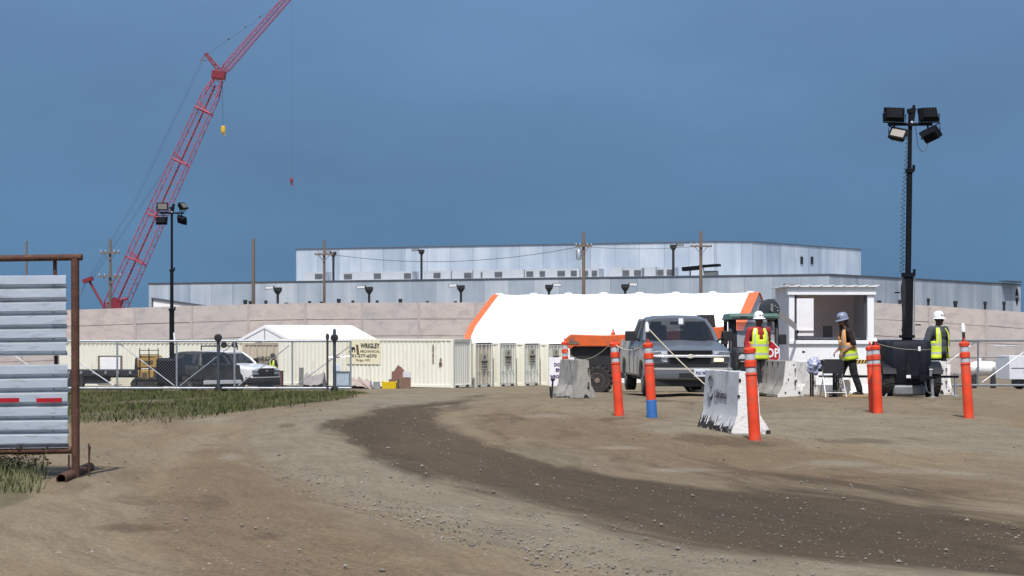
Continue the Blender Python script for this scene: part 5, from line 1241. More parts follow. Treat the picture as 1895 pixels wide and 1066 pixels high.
# ------------------------------------------------------------------ signs
o = on(1046, 36.6); k = FPX/36.6; sg = thing('wrong_way_sign', 'white do not enter wrong way sign propped behind the grey left barrier', 'sign', o, R(-2))
Zs = lambda py: at(1046, py, 36.6).z-o.z
mb = MB(); mb.bb(-30/k, 17/k, 0, .02, Zs(715), Zs(661.5)); mb.build('panel', m_white, sg, bevel=.003)
m_purp = M('purple_lettering', (.09, .045, .16), .6)
for s_, py, x0, wd in (('DO NOT', 675, -21, 32), ('ENTER', 685, -18, 26), ('WRONG WAY', 697, -28, 44)): text('lettering', s_, .1, m_purp, (x0/k, -.004, Zs(py)), sg, bold=.004, align='LEFT', fit=(wd/k, 6.3/k))
mb = MB(); mb.tube([(-28/k, .03, Zs(715)), (-27/k, .10, -.02)], .018, 6); mb.tube([(14/k, .03, Zs(700)), (15/k, .12, -.02)], .018, 6); mb.build('leg', m_trim, sg)
o = on(1023, 34.2); mb = MB(); mb.tube([(-.03, 0, -.05), (.0, 0, .38)], .02, 7); mb.ell((0, 0, .40), (.05, .05, .04), 8, 6); tag(mb.build('stake', m_trim, loc=o), 'short dark stake leaning at the foot of the wrong way sign', 'stake')
o = on(1420, 38.6); k = FPX/38.6; ss_ = thing('stop_sign', 'red stop sign half hidden behind the guard in the red shirt', 'stop sign', o, R(4)); zc_ = at(1424, 654, 38.6).z-o.z; r = .30
oct_ = [(r*1.082*math.cos(math.pi/8+math.pi/4*i), zc_+r*1.082*math.sin(math.pi/8+math.pi/4*i)) for i in range(8)]
mb = MB(); mb.prism([(x*1.0, z) for x, z in oct_], 0, .006); mb.build('border', m_white, ss_, smooth=0)
mb = MB(); mb.prism([(x*.93, zc_+(z-zc_)*.93) for x, z in oct_], -.004, -.0005); mb.build('panel', M('stop_red', (.42, .012, .02), .45), ss_, smooth=0)
text('lettering', 'STOP', .30, m_white, (0, -.007, zc_), ss_, sx=.80, bold=.008)
mb = MB(); mb.tube([(0, .03, 0), (0, .03, zc_+.2)], .022, 8); mb.build('post', m_galv, ss_); mb = MB(); mb.lathe([(.3, 0), (.3, .03), (.06, .06), (.03, .1)], 18, (0, .03, 0)); mb.build('base', m_rubber, ss_)
# ------------------------------------------------------------------ towable light towers
m_tank = M('black_enclosure', (.008, .010, .016), .55, 0, .15, 2, .03, 12, spec=.25, dirt=((.03, .03, .03), .2, 3))
m_lampf = M('lamp_glass', (.15, .13, .118), .45, 0, .1, 8)
def flood(parent, c, yaw, pitch, w=.44, h=.30, d=.17, roll=0, up=-1):
    rot = Euler((pitch, 0, yaw), 'XYZ'); m = (Matrix.Rotation(roll, 3, 'Y') @ Matrix.Rotation(yaw, 3, 'Z') @ Matrix.Rotation(pitch, 3, 'X'))
    mb = MB(); f = lambda x, y, z: tuple(m @ Vector((x, y, z)))
    ringF = [f(-w/2, -d/2, -h/2), f(w/2, -d/2, -h/2), f(w/2, -d/2, h/2), f(-w/2, -d/2, h/2)]
    ringB = [f(-w*.36, d/2, -h*.36), f(w*.36, d/2, -h*.36), f(w*.36, d/2, h*.36), f(-w*.36, d/2, h*.36)]
    ringM = [f(-w/2, -d*.15, -h/2), f(w/2, -d*.15, -h/2), f(w/2, -d*.15, h/2), f(-w/2, -d*.15, h/2)]
    mb.loft([ringF, ringM, ringB])
    for q in range(5): mb.box(m @ Vector((-w*.3+q*w*.15, d*.35, 0)), (.012, d*.5, h*.75), m)
    lamp = mb.build('floodlight', m_black, parent, loc=c, smooth=0)
    mb = MB(); mb.box(m @ Vector((0, -d/2-.004, 0)), (w*.78, .006, h*.72), m); mb.build('lens', m_lampf, lamp, smooth=0)
    mb = MB(); a = m @ Vector((-w/2-.02, 0, 0)); b = m @ Vector((w/2+.02, 0, 0)); dn_ = Vector((0, 0, up*h*.62))
    mb.tube([a, a+dn_, b+dn_, b], .014, 6); mb.build('bracket', m_galv if False else m_black, lamp)
def tower(loc, label, H_, head, mastx, levels, coil, thick, rz=0):
    g = thing('light_tower', label, 'light tower', loc, rz, 'towable light towers'); lean = .09 if coil else .0
    xs = lambda z: mastx+lean*(z-1)/H_
    z = 1.0
    for i, (a, b, r) in enumerate(levels):
        mb = MB(); mb.box(((xs(a)+xs(b))/2, 0, (a+b)/2), (r*2, r*2, b-a), (0, math.atan2(xs(b)-xs(a), b-a), 0)); mb.build('mast_section', m_black, g, bevel=.006)
        mb = MB(); mb.box((xs(b), 0, b), (r*2+.05, r*2+.05, .09)); mb.box((xs(b)+r+.04, 0, b+.06), (.05, .06, .14)); mb.build('collar', m_black, g)
    zc_ = H_-.38
    mb = MB(); mb.tube([(xs(zc_)-.50, 0, zc_), (xs(zc_)+.50, 0, zc_)], .035, 8); mb.tube([(xs(zc_)-.36, 0, zc_), (xs(zc_)-.36, 0, zc_-.14)], .022, 6); mb.tube([(xs(zc_)+.40, 0, zc_), (xs(zc_)+.40, 0, zc_-.16)], .022, 6); mb.box((xs(zc_), -.06, zc_), (.1, .06, .1)); mb.build('crossbar', m_black, g)
    mb = MB(); mb.ell((xs(zc_)+.02, -.1, zc_+.03), (.035, .02, .035), 8, 6); mb.build('marker', m_galv, g)
    mb = MB(); mb.box((xs(H_)+.05, 0, H_-.17), (.09, .12, .32), (0, .15, 0)); mb.build('winch_head', m_black, g)
    for (dx, dz, yaw, pit, roll, w_) in head: flood(g, (xs(zc_)+dx, -.02, zc_+dz), yaw, pit, w_, w_*.7, .17, roll, -1 if dz > 0 else 1)
    if coil:
        mb = MB(); pts = []; n = 300
        z1, z0 = zc_-.1, levels[0][1]*1.0
        for i in range(n):
            t = i/(n-1); zz_ = z1+(z0-z1)*t; a = i*.72; rr_ = .028+.022*t; pts.append((xs(zz_)-.05-.10*min(1, t*2)+rr_*math.cos(a), -.05+rr_*math.sin(a), zz_))
        mb.tube(pts, .008, 4); mb.tube([(xs(zc_)+.12, 0, zc_-.03), (xs(zc_)+.16, -.05, zc_-.5), (xs(zc_)+.25, -.05, zc_-.62), (xs(zc_)+.36, -.03, zc_-.58), (xs(zc_)+.40, 0, zc_-.4)], .008, 5); mb.build('coiled_cable', m_wire, g)
        mb = MB(); mb.tube([(xs(z0)-.09, -.06, z0), (xs(z0)-.11, -.05, z0-.3), (xs(z0)-.09, -.06, 1.6)], [.03, .07, .04], 7)
        for q in range(3): mb.tube([(xs(z0)-.06-.03*q, -.08, 1.75), (xs(z0)-.1-.03*q, -.08, 1.5), (xs(z0)-.05-.03*q, -.08, 1.35)], .012, 5)
        mb.build('cable_bundle', m_trim, g)
        mb = MB(); mb.tube([(mastx+.16, .02, 1.0), (mastx+.18, .02, levels[0][1])], .012, 6); mb.build('stay', m_galv, g)
        mb = MB(); mb.box((mastx+.25, .0, 1.62), (.12, .03, .03)); mb.box((mastx-.22, .0, 2.35), (.12, .03, .03)); mb.box((mastx, 0, 1.36), (.30, .26, .06)); mb.build('bracket', m_black, g)
    return g
o = on(1676, 36.6); kt = FPX/36.6
HD = [(-.36, .27, R(12), R(-205)), (-.32, -.28, R(-22), R(20)), (.42, .29, R(170), R(-12)), (.44, -.33, R(120), R(35))]
HD = [(-.36, .235, R(174), R(14), R(3), .46), (-.28, -.25, R(-24), R(-26), R(16), .38), (.42, .235, R(190), R(18), R(-3), .45), (.46, -.25, R(148), R(-30), R(-26), .42)]
lt = tower(o, 'black towable light tower with tall mast and box enclosure right of the booth', (735-200)/kt, HD, .03, [(1.2, 2.75, .10), (2.75, 5.1, .055), (5.1, 6.45, .04)], True, .1, 0)
def tz(py): return at(1676, py, 36.6).z-o.z
def tx(px): return (px-1676)/kt
mb = MB()
def oct_ring(z, x0, x1, y0, y1, c): return [(x0+c, y0, z), (x1-c, y0, z), (x1, y0+c, z), (x1, y1, z), (x0, y1, z), (x0, y0+c, z)]
mb.loft([oct_ring(tz(711), tx(1637), tx(1714), -.42, 1.1, .10), oct_ring(tz(706), tx(1634), tx(1716), -.45, 1.15, .12), oct_ring(tz(640), tx(1634), tx(1717), -.45, 1.15, .12), oct_ring(tz(632), tx(1635), tx(1716), -.40, 1.15, .14), oct_ring(tz(629), tx(1641), tx(1711), -.32, 1.1, .14)])
enc = mb.build('enclosure', m_tank, lt, bevel=.02)
mb = MB(); mb.bb(tx(1667), tx(1692), -.49, -.452, tz(703), tz(645)); mb.build('front_panel', m_tank, enc, bevel=.012)
mb = MB(); mb.bb(tx(1689), tx(1693.5), -.50, -.491, tz(649), tz(641)); mb.bb(tx(1667), tx(1675), -.52, -.50, tz(698.5), tz(693)); mb.build('label_plate', m_white, enc)
mb = MB(); mb.bb(tx(1645), tx(1704), -.46, .95, tz(731), tz(711.5)); mb.build('drip_tray', M('tray_grey', (.20, .21, .22), .6, .2, .2, 6, dirt=((.3, .26, .2), .3, 6)), lt, bevel=.05)
mb = MB(); mb.bb(tx(1636), tx(1712), -.25, -.15, tz(711), tz(706)); mb.bb(tx(1636), tx(1712), 1.0, 1.1, tz(711), tz(706)); mb.build('chassis', m_black, lt)
for x in (tx(1722), tx(1637)):
    wheel(lt, x, -.10, .365, .27)
    mb = MB(); rgs = []
    for i in range(9):
        a = math.pi*(.12+.76*i/8); rgs.append([(x-.15, -.10+.46*math.cos(a), .365+.44*math.sin(a)), (x+.15, -.10+.46*math.cos(a), .365+.44*math.sin(a)), (x+.15, -.10+.43*math.cos(a), .365+.41*math.sin(a)), (x-.15, -.10+.43*math.cos(a), .365+.41*math.sin(a))])
    mb.loft(rgs); mb.build('mudguard', m_tank, lt)
mb = MB(); mb.bb(tx(1541), tx(1636), .02, .09, tz(699), tz(694.5)); mb.bb(tx(1712), tx(1775), .02, .09, tz(699.5), tz(695)); mb.build('outrigger', m_black, lt)
for px in (1544, 1769):
    mb = MB(); mb.tube([(tx(px), .05, 0.02), (tx(px), .05, tz(690))], .03, 8); mb.lathe([(.11, 0), (.11, .02), (.03, .03)], 12, (tx(px), .05, .0)); mb.build('outrigger_foot', m_galv if px > 1600 else m_black, lt)
mb = MB(); mb.bb(tx(1678), tx(1706), -1.0, -.45, tz(699), tz(694)); mb.bb(tx(1680), tx(1690), -1.1, -.95, tz(703), tz(692)); mb.build('tow_bar', m_black, lt)
mb = MB(); mb.tube([(tx(1703), -.9, tz(682)), (tx(1703), -.9, tz(700))], .03, 8); mb.tube([(tx(1705), -.9, tz(698)), (tx(1707), -.9, .03)], .035, 8); mb.tube([(tx(1696), -.7, tz(698)), (tx(1700), -.75, tz(722)), (tx(1706), -.88, tz(726))], .018, 6); mb.lathe([(.1, 0), (.1, .02), (.04, .05)], 12, (tx(1707), -.9, .0)); mb.tube([(tx(1700), -.93, tz(682)), (tx(1706), -.93, tz(682))], .012, 6); mb.build('jack', m_steel, lt)
mb = MB(); mb.tube([(tx(1640), -.3, tz(718)), (tx(1632), -.35, .02)], .02, 6); mb.tube([(tx(1636), -.3, tz(722)), (tx(1646), -.35, tz(712))], .02, 6); mb.build('prop', m_galv, lt)

o = on(318, 66); kl = FPX/66
H2 = [(-.38, .25, R(10), R(-8), 0, .46), (-.42, -.30, R(178), R(14), 0, .46), (.44, .26, R(70), R(-22), R(-15), .44), (.40, -.30, R(150), R(-30), R(20), .44)]
lt2 = tower(o, 'black towable light tower with lamps in front of the red crane boom', at(318, 377, 66).z-o.z, H2, 0, [(1.3, 3.4, .085), (3.4, 5.0, .06), (5.0, at(318, 385, 66).z-o.z, .042)], False, .1)
mb = MB(); mb.loft([oct_ring(.45, -.55, .35, -.5, 1.0, .1), oct_ring(1.35, -.55, .35, -.5, 1.0, .1), oct_ring(1.42, -.5, .3, -.42, .95, .1)]); mb.build('enclosure', m_tank, lt2, bevel=.02)
mb = MB(); mb.box((.13, -.1, 2.25), (.07, .05, .42), (0, -.08, 0)); mb.build('label_plate', m_white, lt2)
for x in (-.68, .48): wheel(lt2, x, .3, .34, .22)
mb = MB(); mb.bb(-1.5, 1.3, -.02, .05, .48, .55); mb.tube([(-1.45, 0, 0), (-1.45, 0, .6)], .03); mb.tube([(1.25, 0, 0), (1.25, 0, .6)], .03); mb.build('outrigger', m_black, lt2)

# ------------------------------------------------------------------ guard booth
DB = 45.0; o = on(1538, DB); kb = FPX/DB; bt_ = thing('guard_booth', 'white guard booth with big open window and flat ribbed roof', 'guard booth', o)
B = lambda px: (px-1538)/kb
ZB = lambda py: at(1538, py, DB).z-o.z
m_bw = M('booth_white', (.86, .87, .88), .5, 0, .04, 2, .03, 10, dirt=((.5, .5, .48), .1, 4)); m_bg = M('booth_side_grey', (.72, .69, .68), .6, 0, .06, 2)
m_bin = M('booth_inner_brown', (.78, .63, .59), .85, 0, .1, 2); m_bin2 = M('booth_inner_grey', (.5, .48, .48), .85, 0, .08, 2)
X0, X1, DP = B(1460), B(1617), 2.35
mb = MB(); mb.bb(X0+.001, X1-.001, .0, .09, .25, ZB(637)); 
mb.build('front_wall', m_bw, bt_)
mb = MB()
for q in range(7): mb.bb(X0+.16+q*.33, X0+.172+q*.33, -.006, .0-.0005, .25, ZB(640))
mb.build('wall_seam', m_bg, bt_, smooth=0)
mb = MB(); mb.bb(X0, X1, -.06, .12, ZB(637)+.001, ZB(630)); mb.build('sill', m_bw, bt_, bevel=.01)
for a, b in ((1460, 1470), (1605, 1617)): mb = MB(); mb.bb(B(a), B(b), -.03, .12, ZB(630)+.001, ZB(546)); mb.build('corner_post', m_bw, bt_, bevel=.008)
mb = MB(); mb.bb(X0-.05, X1+.05, -.08, .12, ZB(546)+.001, ZB(531)); mb.build('fascia', m_bw, bt_, bevel=.01)
mb = MB(); mb.bb(X0-.12, X1+.12, -.16, DP+.12, ZB(531)+.001, ZB(529)); 
for q in range(9): mb.bb(X0-.1+q*.315, X0-.04+q*.315, -.18, DP+.12, ZB(529), ZB(527.4))
mb.build('roof', m_bw, bt_)
mb = MB(); mb.bb(X0-.05, X0+.4, .3, .7, ZB(527.4), ZB(524)); mb.build('roof_box', M('roof_box_dark', (.2, .2, .19), .6), bt_)
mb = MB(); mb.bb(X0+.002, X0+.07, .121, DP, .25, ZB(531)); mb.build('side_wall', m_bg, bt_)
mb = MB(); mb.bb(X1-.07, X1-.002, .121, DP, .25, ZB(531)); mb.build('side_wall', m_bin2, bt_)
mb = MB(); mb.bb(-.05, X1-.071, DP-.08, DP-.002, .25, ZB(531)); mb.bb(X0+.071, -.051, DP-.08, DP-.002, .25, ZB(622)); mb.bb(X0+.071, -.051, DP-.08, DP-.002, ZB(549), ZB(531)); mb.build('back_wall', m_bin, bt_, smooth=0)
mb = MB(); mb.bb(-.7, .5, DP+1.5, DP+1.56, .0, ZB(534)); d_ = mb.build('outdoor_panel', m_white, bt_, loc=(0, 0, 0)); mb = MB(); mb.bb(-.4, .3, DP+1.46, DP+1.49, ZB(612), ZB(610)); mb.build('panel_bar', m_bg, d_)  # white panel added outside behind the back opening, to catch the sun
mb = MB(); mb.bb(B(1470)+.02, B(1470)+.07, .02, .09, ZB(629), ZB(546)); mb.bb(B(1605)-.08, B(1605)-.03, .05, .1, ZB(612), ZB(546)); mb.build('window_frame', M('dark_frame', (.05, .06, .07), .5), bt_)
mb = MB(); mb.bb(X0+.15, X1-.15, 1.0, 1.5, ZB(628), ZB(625)); mb.build('desk', m_bg, bt_)
mb = MB(); mb.bb(B(1552), B(1570), DP-.11, DP-.083, ZB(626), ZB(603)); mb.bb(B(1554.5), B(1567.5), DP-.115, DP-.111, ZB(624), ZB(606)); mb.build('notice_frame', M('notice_grey', (.22, .20, .19), .7), bt_)
mb = MB(); mb.bb(B(1476), B(1482), .5, .7, ZB(629), ZB(616)); mb.ell((B(1479), .6, ZB(614)), (.10, .1, .07), 10, 6); mb.build('desk_fan', m_trim, bt_)
mb = MB(); mb.bb(X0-.1, X1+.1, -.05, DP, .06, .25); mb.build('skid', m_steel, bt_)
mb = MB(); n = 14
for q in range(n):
    a = B(1575)+(B(1616)-B(1575))*q/n; w_ = (B(1616)-B(1575))/n
    if q % 2 == 0: mb.prism([(a, ZB(672)), (a+w_, ZB(672)), (a+w_*1.9, ZB(666)), (a+w_*.9, ZB(666))], -.075, -.070)
stripe = mb.build('hazard_stripe', m_trim, bt_, smooth=0)
mb = MB(); mb.bb(B(1574), B(1618), -.069, -.062, ZB(672.5), ZB(665.5)); mb.build('hazard_board', M('hazard_yellow', (.62, .40, .05), .6), bt_)
mb = MB(); mb.ell((B(1487), -.004, ZB(651)), (.045, .012, .03), 10, 6); mb.build('lock', m_trim, bt_)
# dark disc on a post with a slanting pale plank, left of the booth
o = on(1424, 43.2); kd = FPX/43.2; Zd = lambda py: at(1424, py, 43.2).z-o.z; dd = thing('fan_on_stand', 'round dark grey disc on a stand in front of the left wall of the booth', 'fan', o, R(10))
mb = MB(); mb.lathe([(.02, .12), (.18, .12), (.27, .08), (.285, 0), (.27, -.05), (.2, -.065), (.02, -.07)], 28, (0, 0, Zd(573)), 'y'); mb.build('disc', M('disc_grey', (.045, .05, .06), .5, .2), dd)
mb = MB(); mb.tube([(0, .1, 0), (0, .1, Zd(575))], .03, 8); mb.tube([(-.25, .15, Zd(558)), (.18, .12, Zd(553)), (.2, .12, Zd(575))], .018, 6); mb.build('stand', m_trim, dd)
mb = MB()
for x, z in ((.13, 10), (.19, 5), (.21, -3), (.05, 14)): mb.ell((x, -.078, Zd(573)+z/100), (.016, .01, .016), 7, 5)
mb.build('bolt', m_galv, dd)
pa, pb = at(1426, 569, 43.0), at(1474, 606, 44.75); mb = MB(); d_ = pb-pa; mid = (pa+pb)/2
mb.loft([[pa-mid+Vector((0, 0, q))+Vector((0, w_, 0)) for w_, q in ((-.02, -.08), (.02, -.08), (.02, .10), (-.02, .10))], [pb-mid+Vector((0, 0, q))+Vector((0, w_, 0)) for w_, q in ((-.02, -.10), (.02, -.10), (.02, .10), (-.02, .10))]]); tag(mb.build('plank', M('grey_plank', (.36, .33, .315), .85, 0, .15, 4), loc=mid, smooth=0), 'pale plank slanting from the dark disc to the corner of the guard booth', 'plank')

# ------------------------------------------------------------------ folding chair, bags, litter
o = on(1541, 36.0); kc = FPX/36.0; ch = thing('folding_chair', 'black folding chair with pale metal legs, its back towards the camera', 'chair', o, R(6)); m_leg = M('pale_chair_tube', (.66, .67, .68), .35, .5)
for sx in (-1, 1):
    mb = MB(); mb.tube([(sx*.235, -.26, 0), (sx*.22, .02, .5), (sx*.215, -.06, .84)], .015, 8); mb.build('leg', m_leg, ch)
    mb = MB(); mb.tube([(sx*.21, .30, 0), (sx*.205, -.02, .48)], .015, 8); mb.build('leg', m_leg, ch)
mb = MB(); mb.tube([(-.235, -.22, .1), (.235, -.22, .1)], .01, 6); mb.tube([(-.21, .24, .12), (.21, .24, .12)], .01, 6); mb.build('stretcher', m_leg, ch)
mb = MB(); mb.loft([[(x, -.075-.03*(1-(x/.24)**2)+s_*.015, z) for x in (-.24, -.12, 0, .12, .24)]+[(x, -.055-.03*(1-(x/.24)**2)+s_*.015, z) for x in (.24, .12, 0, -.12, -.24)] for s_, z in ((0, .52), (.4, .64), (.8, .76), (1, .84))]); mb.build('backrest', m_trim, ch, bevel=.008)
mb = MB(); mb.bb(-.22, .22, -.06, .36, .43, .47); mb.build('seat', m_trim, ch, bevel=.015)
o = on(1526, 36.7); mb = MB(); mb.bb(-.32, .32, -.16, .16, .56, .80); mb.bb(-.34, .34, -.18, .18, .801, .825)
for sx in (-.29, .29):
    for sy in (-.13, .13): mb.bb(sx-.02, sx+.02, sy-.02, sy+.02, 0, .56)
tag(mb.build('folding_table', m_trim, loc=o, bevel=.01), 'small black table behind the folding chair', 'table')
def bag(loc, rad, mat, label, seed, name='plastic_bag'):
    mb = MB(); mb.ell((0, 0, rad[2]), rad, 46, 30); rr = random.Random(seed)
    mb.v = [tuple(Vector(v)+(Vector(v)-Vector((0, 0, rad[2]))).normalized()*min(rad)*(.5*noise.noise(Vector(v)*7+Vector((seed, 0, 0)))+.28*noise.noise(Vector(v)*19+Vector((0, seed, 0)))-.1*abs(noise.noise(Vector(v)*40)))) for v in mb.v]
    tag(mb.build(name, mat, loc=loc), label, 'bag')
o = on(1506, 36.4); bag((o.x, o.y, at(1507, 693, 36.4).z), (.155, .12, .19), M('blue_grey_plastic', (.33, .36, .50), .35, 0, .15, 6), 'crumpled blue grey plastic bag hanging beside the table and chair', 3)
o = on(1562, 36.9); bag((o.x, o.y, o.z), (.14, .13, .24), M('white_plastic', (.74, .74, .71), .4, 0, .04, 6), 'white plastic bag on the ground between the legs of the bending guard', 5)
mb = MB(); rr = random.Random(4); o = on(1585, 36.4); pts = [(math.cos(a)*.42*rr.uniform(.6, 1), math.sin(a)*.25*rr.uniform(.6, 1)) for a in [i*.7 for i in range(9)]]; mb.prism(pts, .004, .03, 'z'); tag(mb.build('cardboard_sheet', M('tan_card', (.42, .28, .13), .9), loc=o, smooth=0), 'tan cardboard sheet flat on the ground left of the paired posts', 'cardboard')

# ------------------------------------------------------------------ heaps and boxes in front of the cream container
m_card = M('brown_card', (.20, .125, .085), .85, 0, .18, 3); m_debris = M('grey_debris', (.30, .275, .265), .9, 0, .15, 2, .3, 8); m_conc2 = M('grey_board', (.36, .345, .34), .85, 0, .1, 2)
def onD(px, D): return on(px, D)
KD = 88.0; kq = FPX/KD
o = on(721, KD); mb = MB(); w_, h_ = 13.5/kq, 13/kq
mb.loft([[(-w_*.94, -.35, 0), (w_*.94, -.35, 0), (w_*.94, .35, 0), (-w_*.94, .35, 0)], [(-w_, -.4, h_), (w_, -.4, h_), (w_, .4, h_), (-w_, .4, h_)], [(-w_*.93, -.36, h_), (w_*.93, -.36, h_), (w_*.93, .36, h_), (-w_*.93, .36, h_)], [(-w_*.88, -.32, .05), (w_*.88, -.32, .05), (w_*.88, .32, .05), (-w_*.88, .32, .05)]]); 
for q in (-1, 1): mb.bb(q*w_-.03, q*w_+.03, -.42, .42, h_-.06, h_+.03)
tag(mb.build('yellow_tub', M('tub_yellow', (.72, .52, .01), .5, 0, .06, 3), loc=o, bevel=.015), 'bright yellow tub on the ground by the cream container', 'tub')
o = on(697, KD); mb = MB(); mb.bb(-.18, .18, -.15, .15, 0, .34); mb.bb(-.19, .19, -.16, .16, .341, .37); tag(mb.build('bucket_crate', m_galv, loc=o), 'small pale crate left of the yellow tub', 'crate')
for x, z, d, c, lb in ((-.42, 0, (.50, .6, .52), m_card, 'low brown carton at the left of the stack by the cream container'), (.18, 0, (.62, .6, .62), m_card, 'lower right brown carton of the stack by the cream container'), (-.22, .525, (.62, .5, .42), M('brown_card_red', (.22, .11, .085), .85), 'reddish carton on the upper left of the stack by the cream container'), (.28, .625, (.42, .5, .30), M('white_card', (.6, .6, .62), .8), 'white faced carton on the upper right of the stack by the cream container')):
    o = on(743, KD); mb = MB(); mb.box((0, 0, d[2]/2), d, (0, 0, rng.uniform(-.12, .12))); mb.box((0, -d[1]/2-.0, d[2]*.55), (d[0]*.35, .012, d[2]*.25), (0, 0, 0)); bx_ = mb.build('carton', c, loc=(o.x+x, o.y, o.z+z), bevel=.01); tag(bx_, lb, 'carton')
o = on(743, KD); mb = MB(); mb.prism([(-.3, 0), (.28, 0), (.1, .2), (-.08, .34)], -.2, .2); tag(mb.build('folded_carton', M('brown_card_red', (.22, .11, .085), .85), loc=(o.x-.1, o.y, o.z+.948)), 'crushed carton on top of the carton stack', 'carton')
o = on(557, 84); kk = FPX/84; mb = MB(); mb.prism([(-4/kk, 0), (4/kk, 0), (4.5/kk, 40/kk), (-3.2/kk, 40/kk)], -.1, .1); tag(mb.build('concrete_post', M('post_grey', (.20, .20, .185), .9), loc=o, smooth=0), 'short grey post standing in front of the cream container behind the gate', 'post')
def heap(px0, px1, py, D, mat, label, seed, prof):
    o = on((px0+px1)/2, D); k = FPX/D; hw = (px1-px0)/2/k; zt = at(px0, py, D).z-o.z; mb = MB(); n = 24; m_ = 10; rings = []
    for j in range(m_+1):
        v = j/m_; yy = (v-.5)*1.8
        ring = []
        for i in range(n+1):
            u = i/n; h = zt*np.interp(u, *zip(*prof))*math.sin(math.pi*min(1, max(0, .06+.94*v)))**.6
            h *= 1+.35*noise.noise(Vector((u*6, v*5, seed)))
            ring.append(((u-.5)*2*hw, yy, max(0, h)-.02))
        rings.append(ring)
    mb.loft(rings, False, False); tag(mb.build('tarp_heap', mat, loc=o, smooth=20), label, 'heap')
heap(562, 602, 688, 83, m_debris, 'heap under a grey tarpaulin behind the right part of the gate', 2, [(0, .2), (.08, .9), (.5, .75), (.72, .8), (.95, 1.05), (1, .2)])
heap(648, 690, 699, 86, M('pinkish_debris', (.36, .30, .28), .9, 0, .15, 2, .3, 8), 'low grey pink tarpaulin heap beside the end of the gate', 5, [(0, .85), (.3, 1), (.6, .85), (.9, .75), (1, .1)])
o = on(672, 85); 
for i, (x, a, l_) in enumerate(((0, .55, 1.1), (.14, .75, .9), (-.15, .5, 1.0))):
    mb = MB(); mb.box((0, 0, 0), (l_, .12, .05), (0, a, 0)); tag(mb.build('board', M('pale_board', (.55, .44, .37), .8), loc=(o.x+x, o.y-.9-.06*i, o.z+.33), smooth=0), 'pale board leaning on the tarpaulin heap at the end of the gate', 'board', 'boards on the heap')
# glazed frame and small sign by the gate end
o = on(634, 80); k = FPX/80; fr_ = thing('framed_panel', 'blue grey framed glass panel leaning by the gate roller post', 'panel', o, R(8)); Zf = lambda py: at(634, py, 80).z-o.z
mb = MB()
for a, b, c, d in ((-14, 14, 690, 687), (-14, 14, 716, 713), (-14, -11.5, 713, 690), (11.5, 14, 713, 690)): mb.bb(a/k, b/k, -.03, .03, Zf(c), Zf(d))
mb.build('frame', M('frame_bluegrey', (.16, .19, .22), .5, .3), fr_, smooth=0)
mb = MB(); mb.bb(-11.5/k, 11.5/k, -.01, .01, Zf(713), Zf(690)); mb.build('pane', M('pane_blue', (.42, .50, .58), .15, 0, .2, 1.5), fr_)
o = on(621, 82); k = FPX/82; s2 = thing('small_sign', 'small white sign board on a stake behind the framed panel', 'sign', o); Zf = lambda py: at(621, py, 82).z-o.z
mb = MB(); mb.bb(-6/k, 8/k, -.02, .02, Zf(687), Zf(675)); mb.build('panel', M('sign_bluewhite', (.62, .68, .76), .5), s2, bevel=.02); mb = MB(); mb.tube([(0, .03, 0), (0, .03, Zf(680))], .03); mb.build('stake', m_trim, s2)
o = on(511, 80); k = FPX/80; mb = MB(); mb.bb(-12/k, 12/k, -.3, .3, 0, at(511, 688, 80).z-o.z); mb.bb(-12.5/k, 12.5/k, -.32, .32, at(511, 688, 80).z-o.z+.001, at(511, 687, 80).z-o.z+.02); tag(mb.build('crate', M('dark_red_board', (.13, .06, .055), .8, 0, .15, 2), loc=o, bevel=.01), 'dark red brown crate beside the front of the white pickup', 'crate')
# ------------------------------------------------------------------ people
def skin_build(name, mb, mats, parent, voxel=.007, smooth=4, disp=0.0, dscale=.08):
    o = mb.build('tmp_body', mats, smooth=0)
    r = o.modifiers.new('r', 'REMESH'); r.mode = 'VOXEL'; r.voxel_size = voxel
    if disp:
        tx = bpy.data.textures.new('folds', 'CLOUDS'); tx.noise_scale = dscale; tx.noise_depth = 2
        d = o.modifiers.new('d', 'DISPLACE'); d.texture = tx; d.strength = disp; d.mid_level = .5
    s = o.modifiers.new('s', 'SMOOTH'); s.iterations = smooth; s.factor = .5
    dg = bpy.context.evaluated_depsgraph_get(); dg.update()
    me = bpy.data.meshes.new_from_object(o.evaluated_get(dg)); bpy.data.objects.remove(o)
    me.name = name; me.shade_smooth()
    n = bpy.data.objects.new(name, me); COL.objects.link(n)
    if parent: n.parent = parent
    return n
def hand(mb, wrist, d, palm_n, curl=.5, s=1.0):
    """palm, four unequal curled fingers and a thumb that leaves the side of the palm"""
    d = Vector(d).normalized(); n_ = Vector(palm_n); n_ = (n_-d*n_.dot(d)).normalized(); sd = d.cross(n_)
    w_ = Vector(wrist); m = Matrix((sd, d, n_)).transposed()
    mb.ell(w_+d*.048*s, (.040*s, .054*s, .016*s), 12, 8, m)
    for i, (off, ln) in enumerate(((-.030, .068), (-.010, .078), (.011, .072), (.030, .056))):
        p = w_+d*.088*s+sd*off*s; q = d; r = .0088*s
        for j, f in enumerate((.45, .32, .25)):
            q = (q*math.cos(curl*.75)+n_*math.sin(curl*.75)); q.normalize(); e = p+q*ln*f*s; mb.cap_tube(p, e, r, r*.92, 8); p = e; r *= .92
    p = w_+d*.035*s-sd*.036*s; q = (d*.55-sd*.75+n_*.25).normalized(); e = p+q*.036*s; mb.cap_tube(p, e, .0115*s, .010*s, 8); q2 = (d*.9-sd*.15+n_*.4).normalized(); mb.cap_tube(e, e+q2*.030*s, .0098*s, .0085*s, 8)
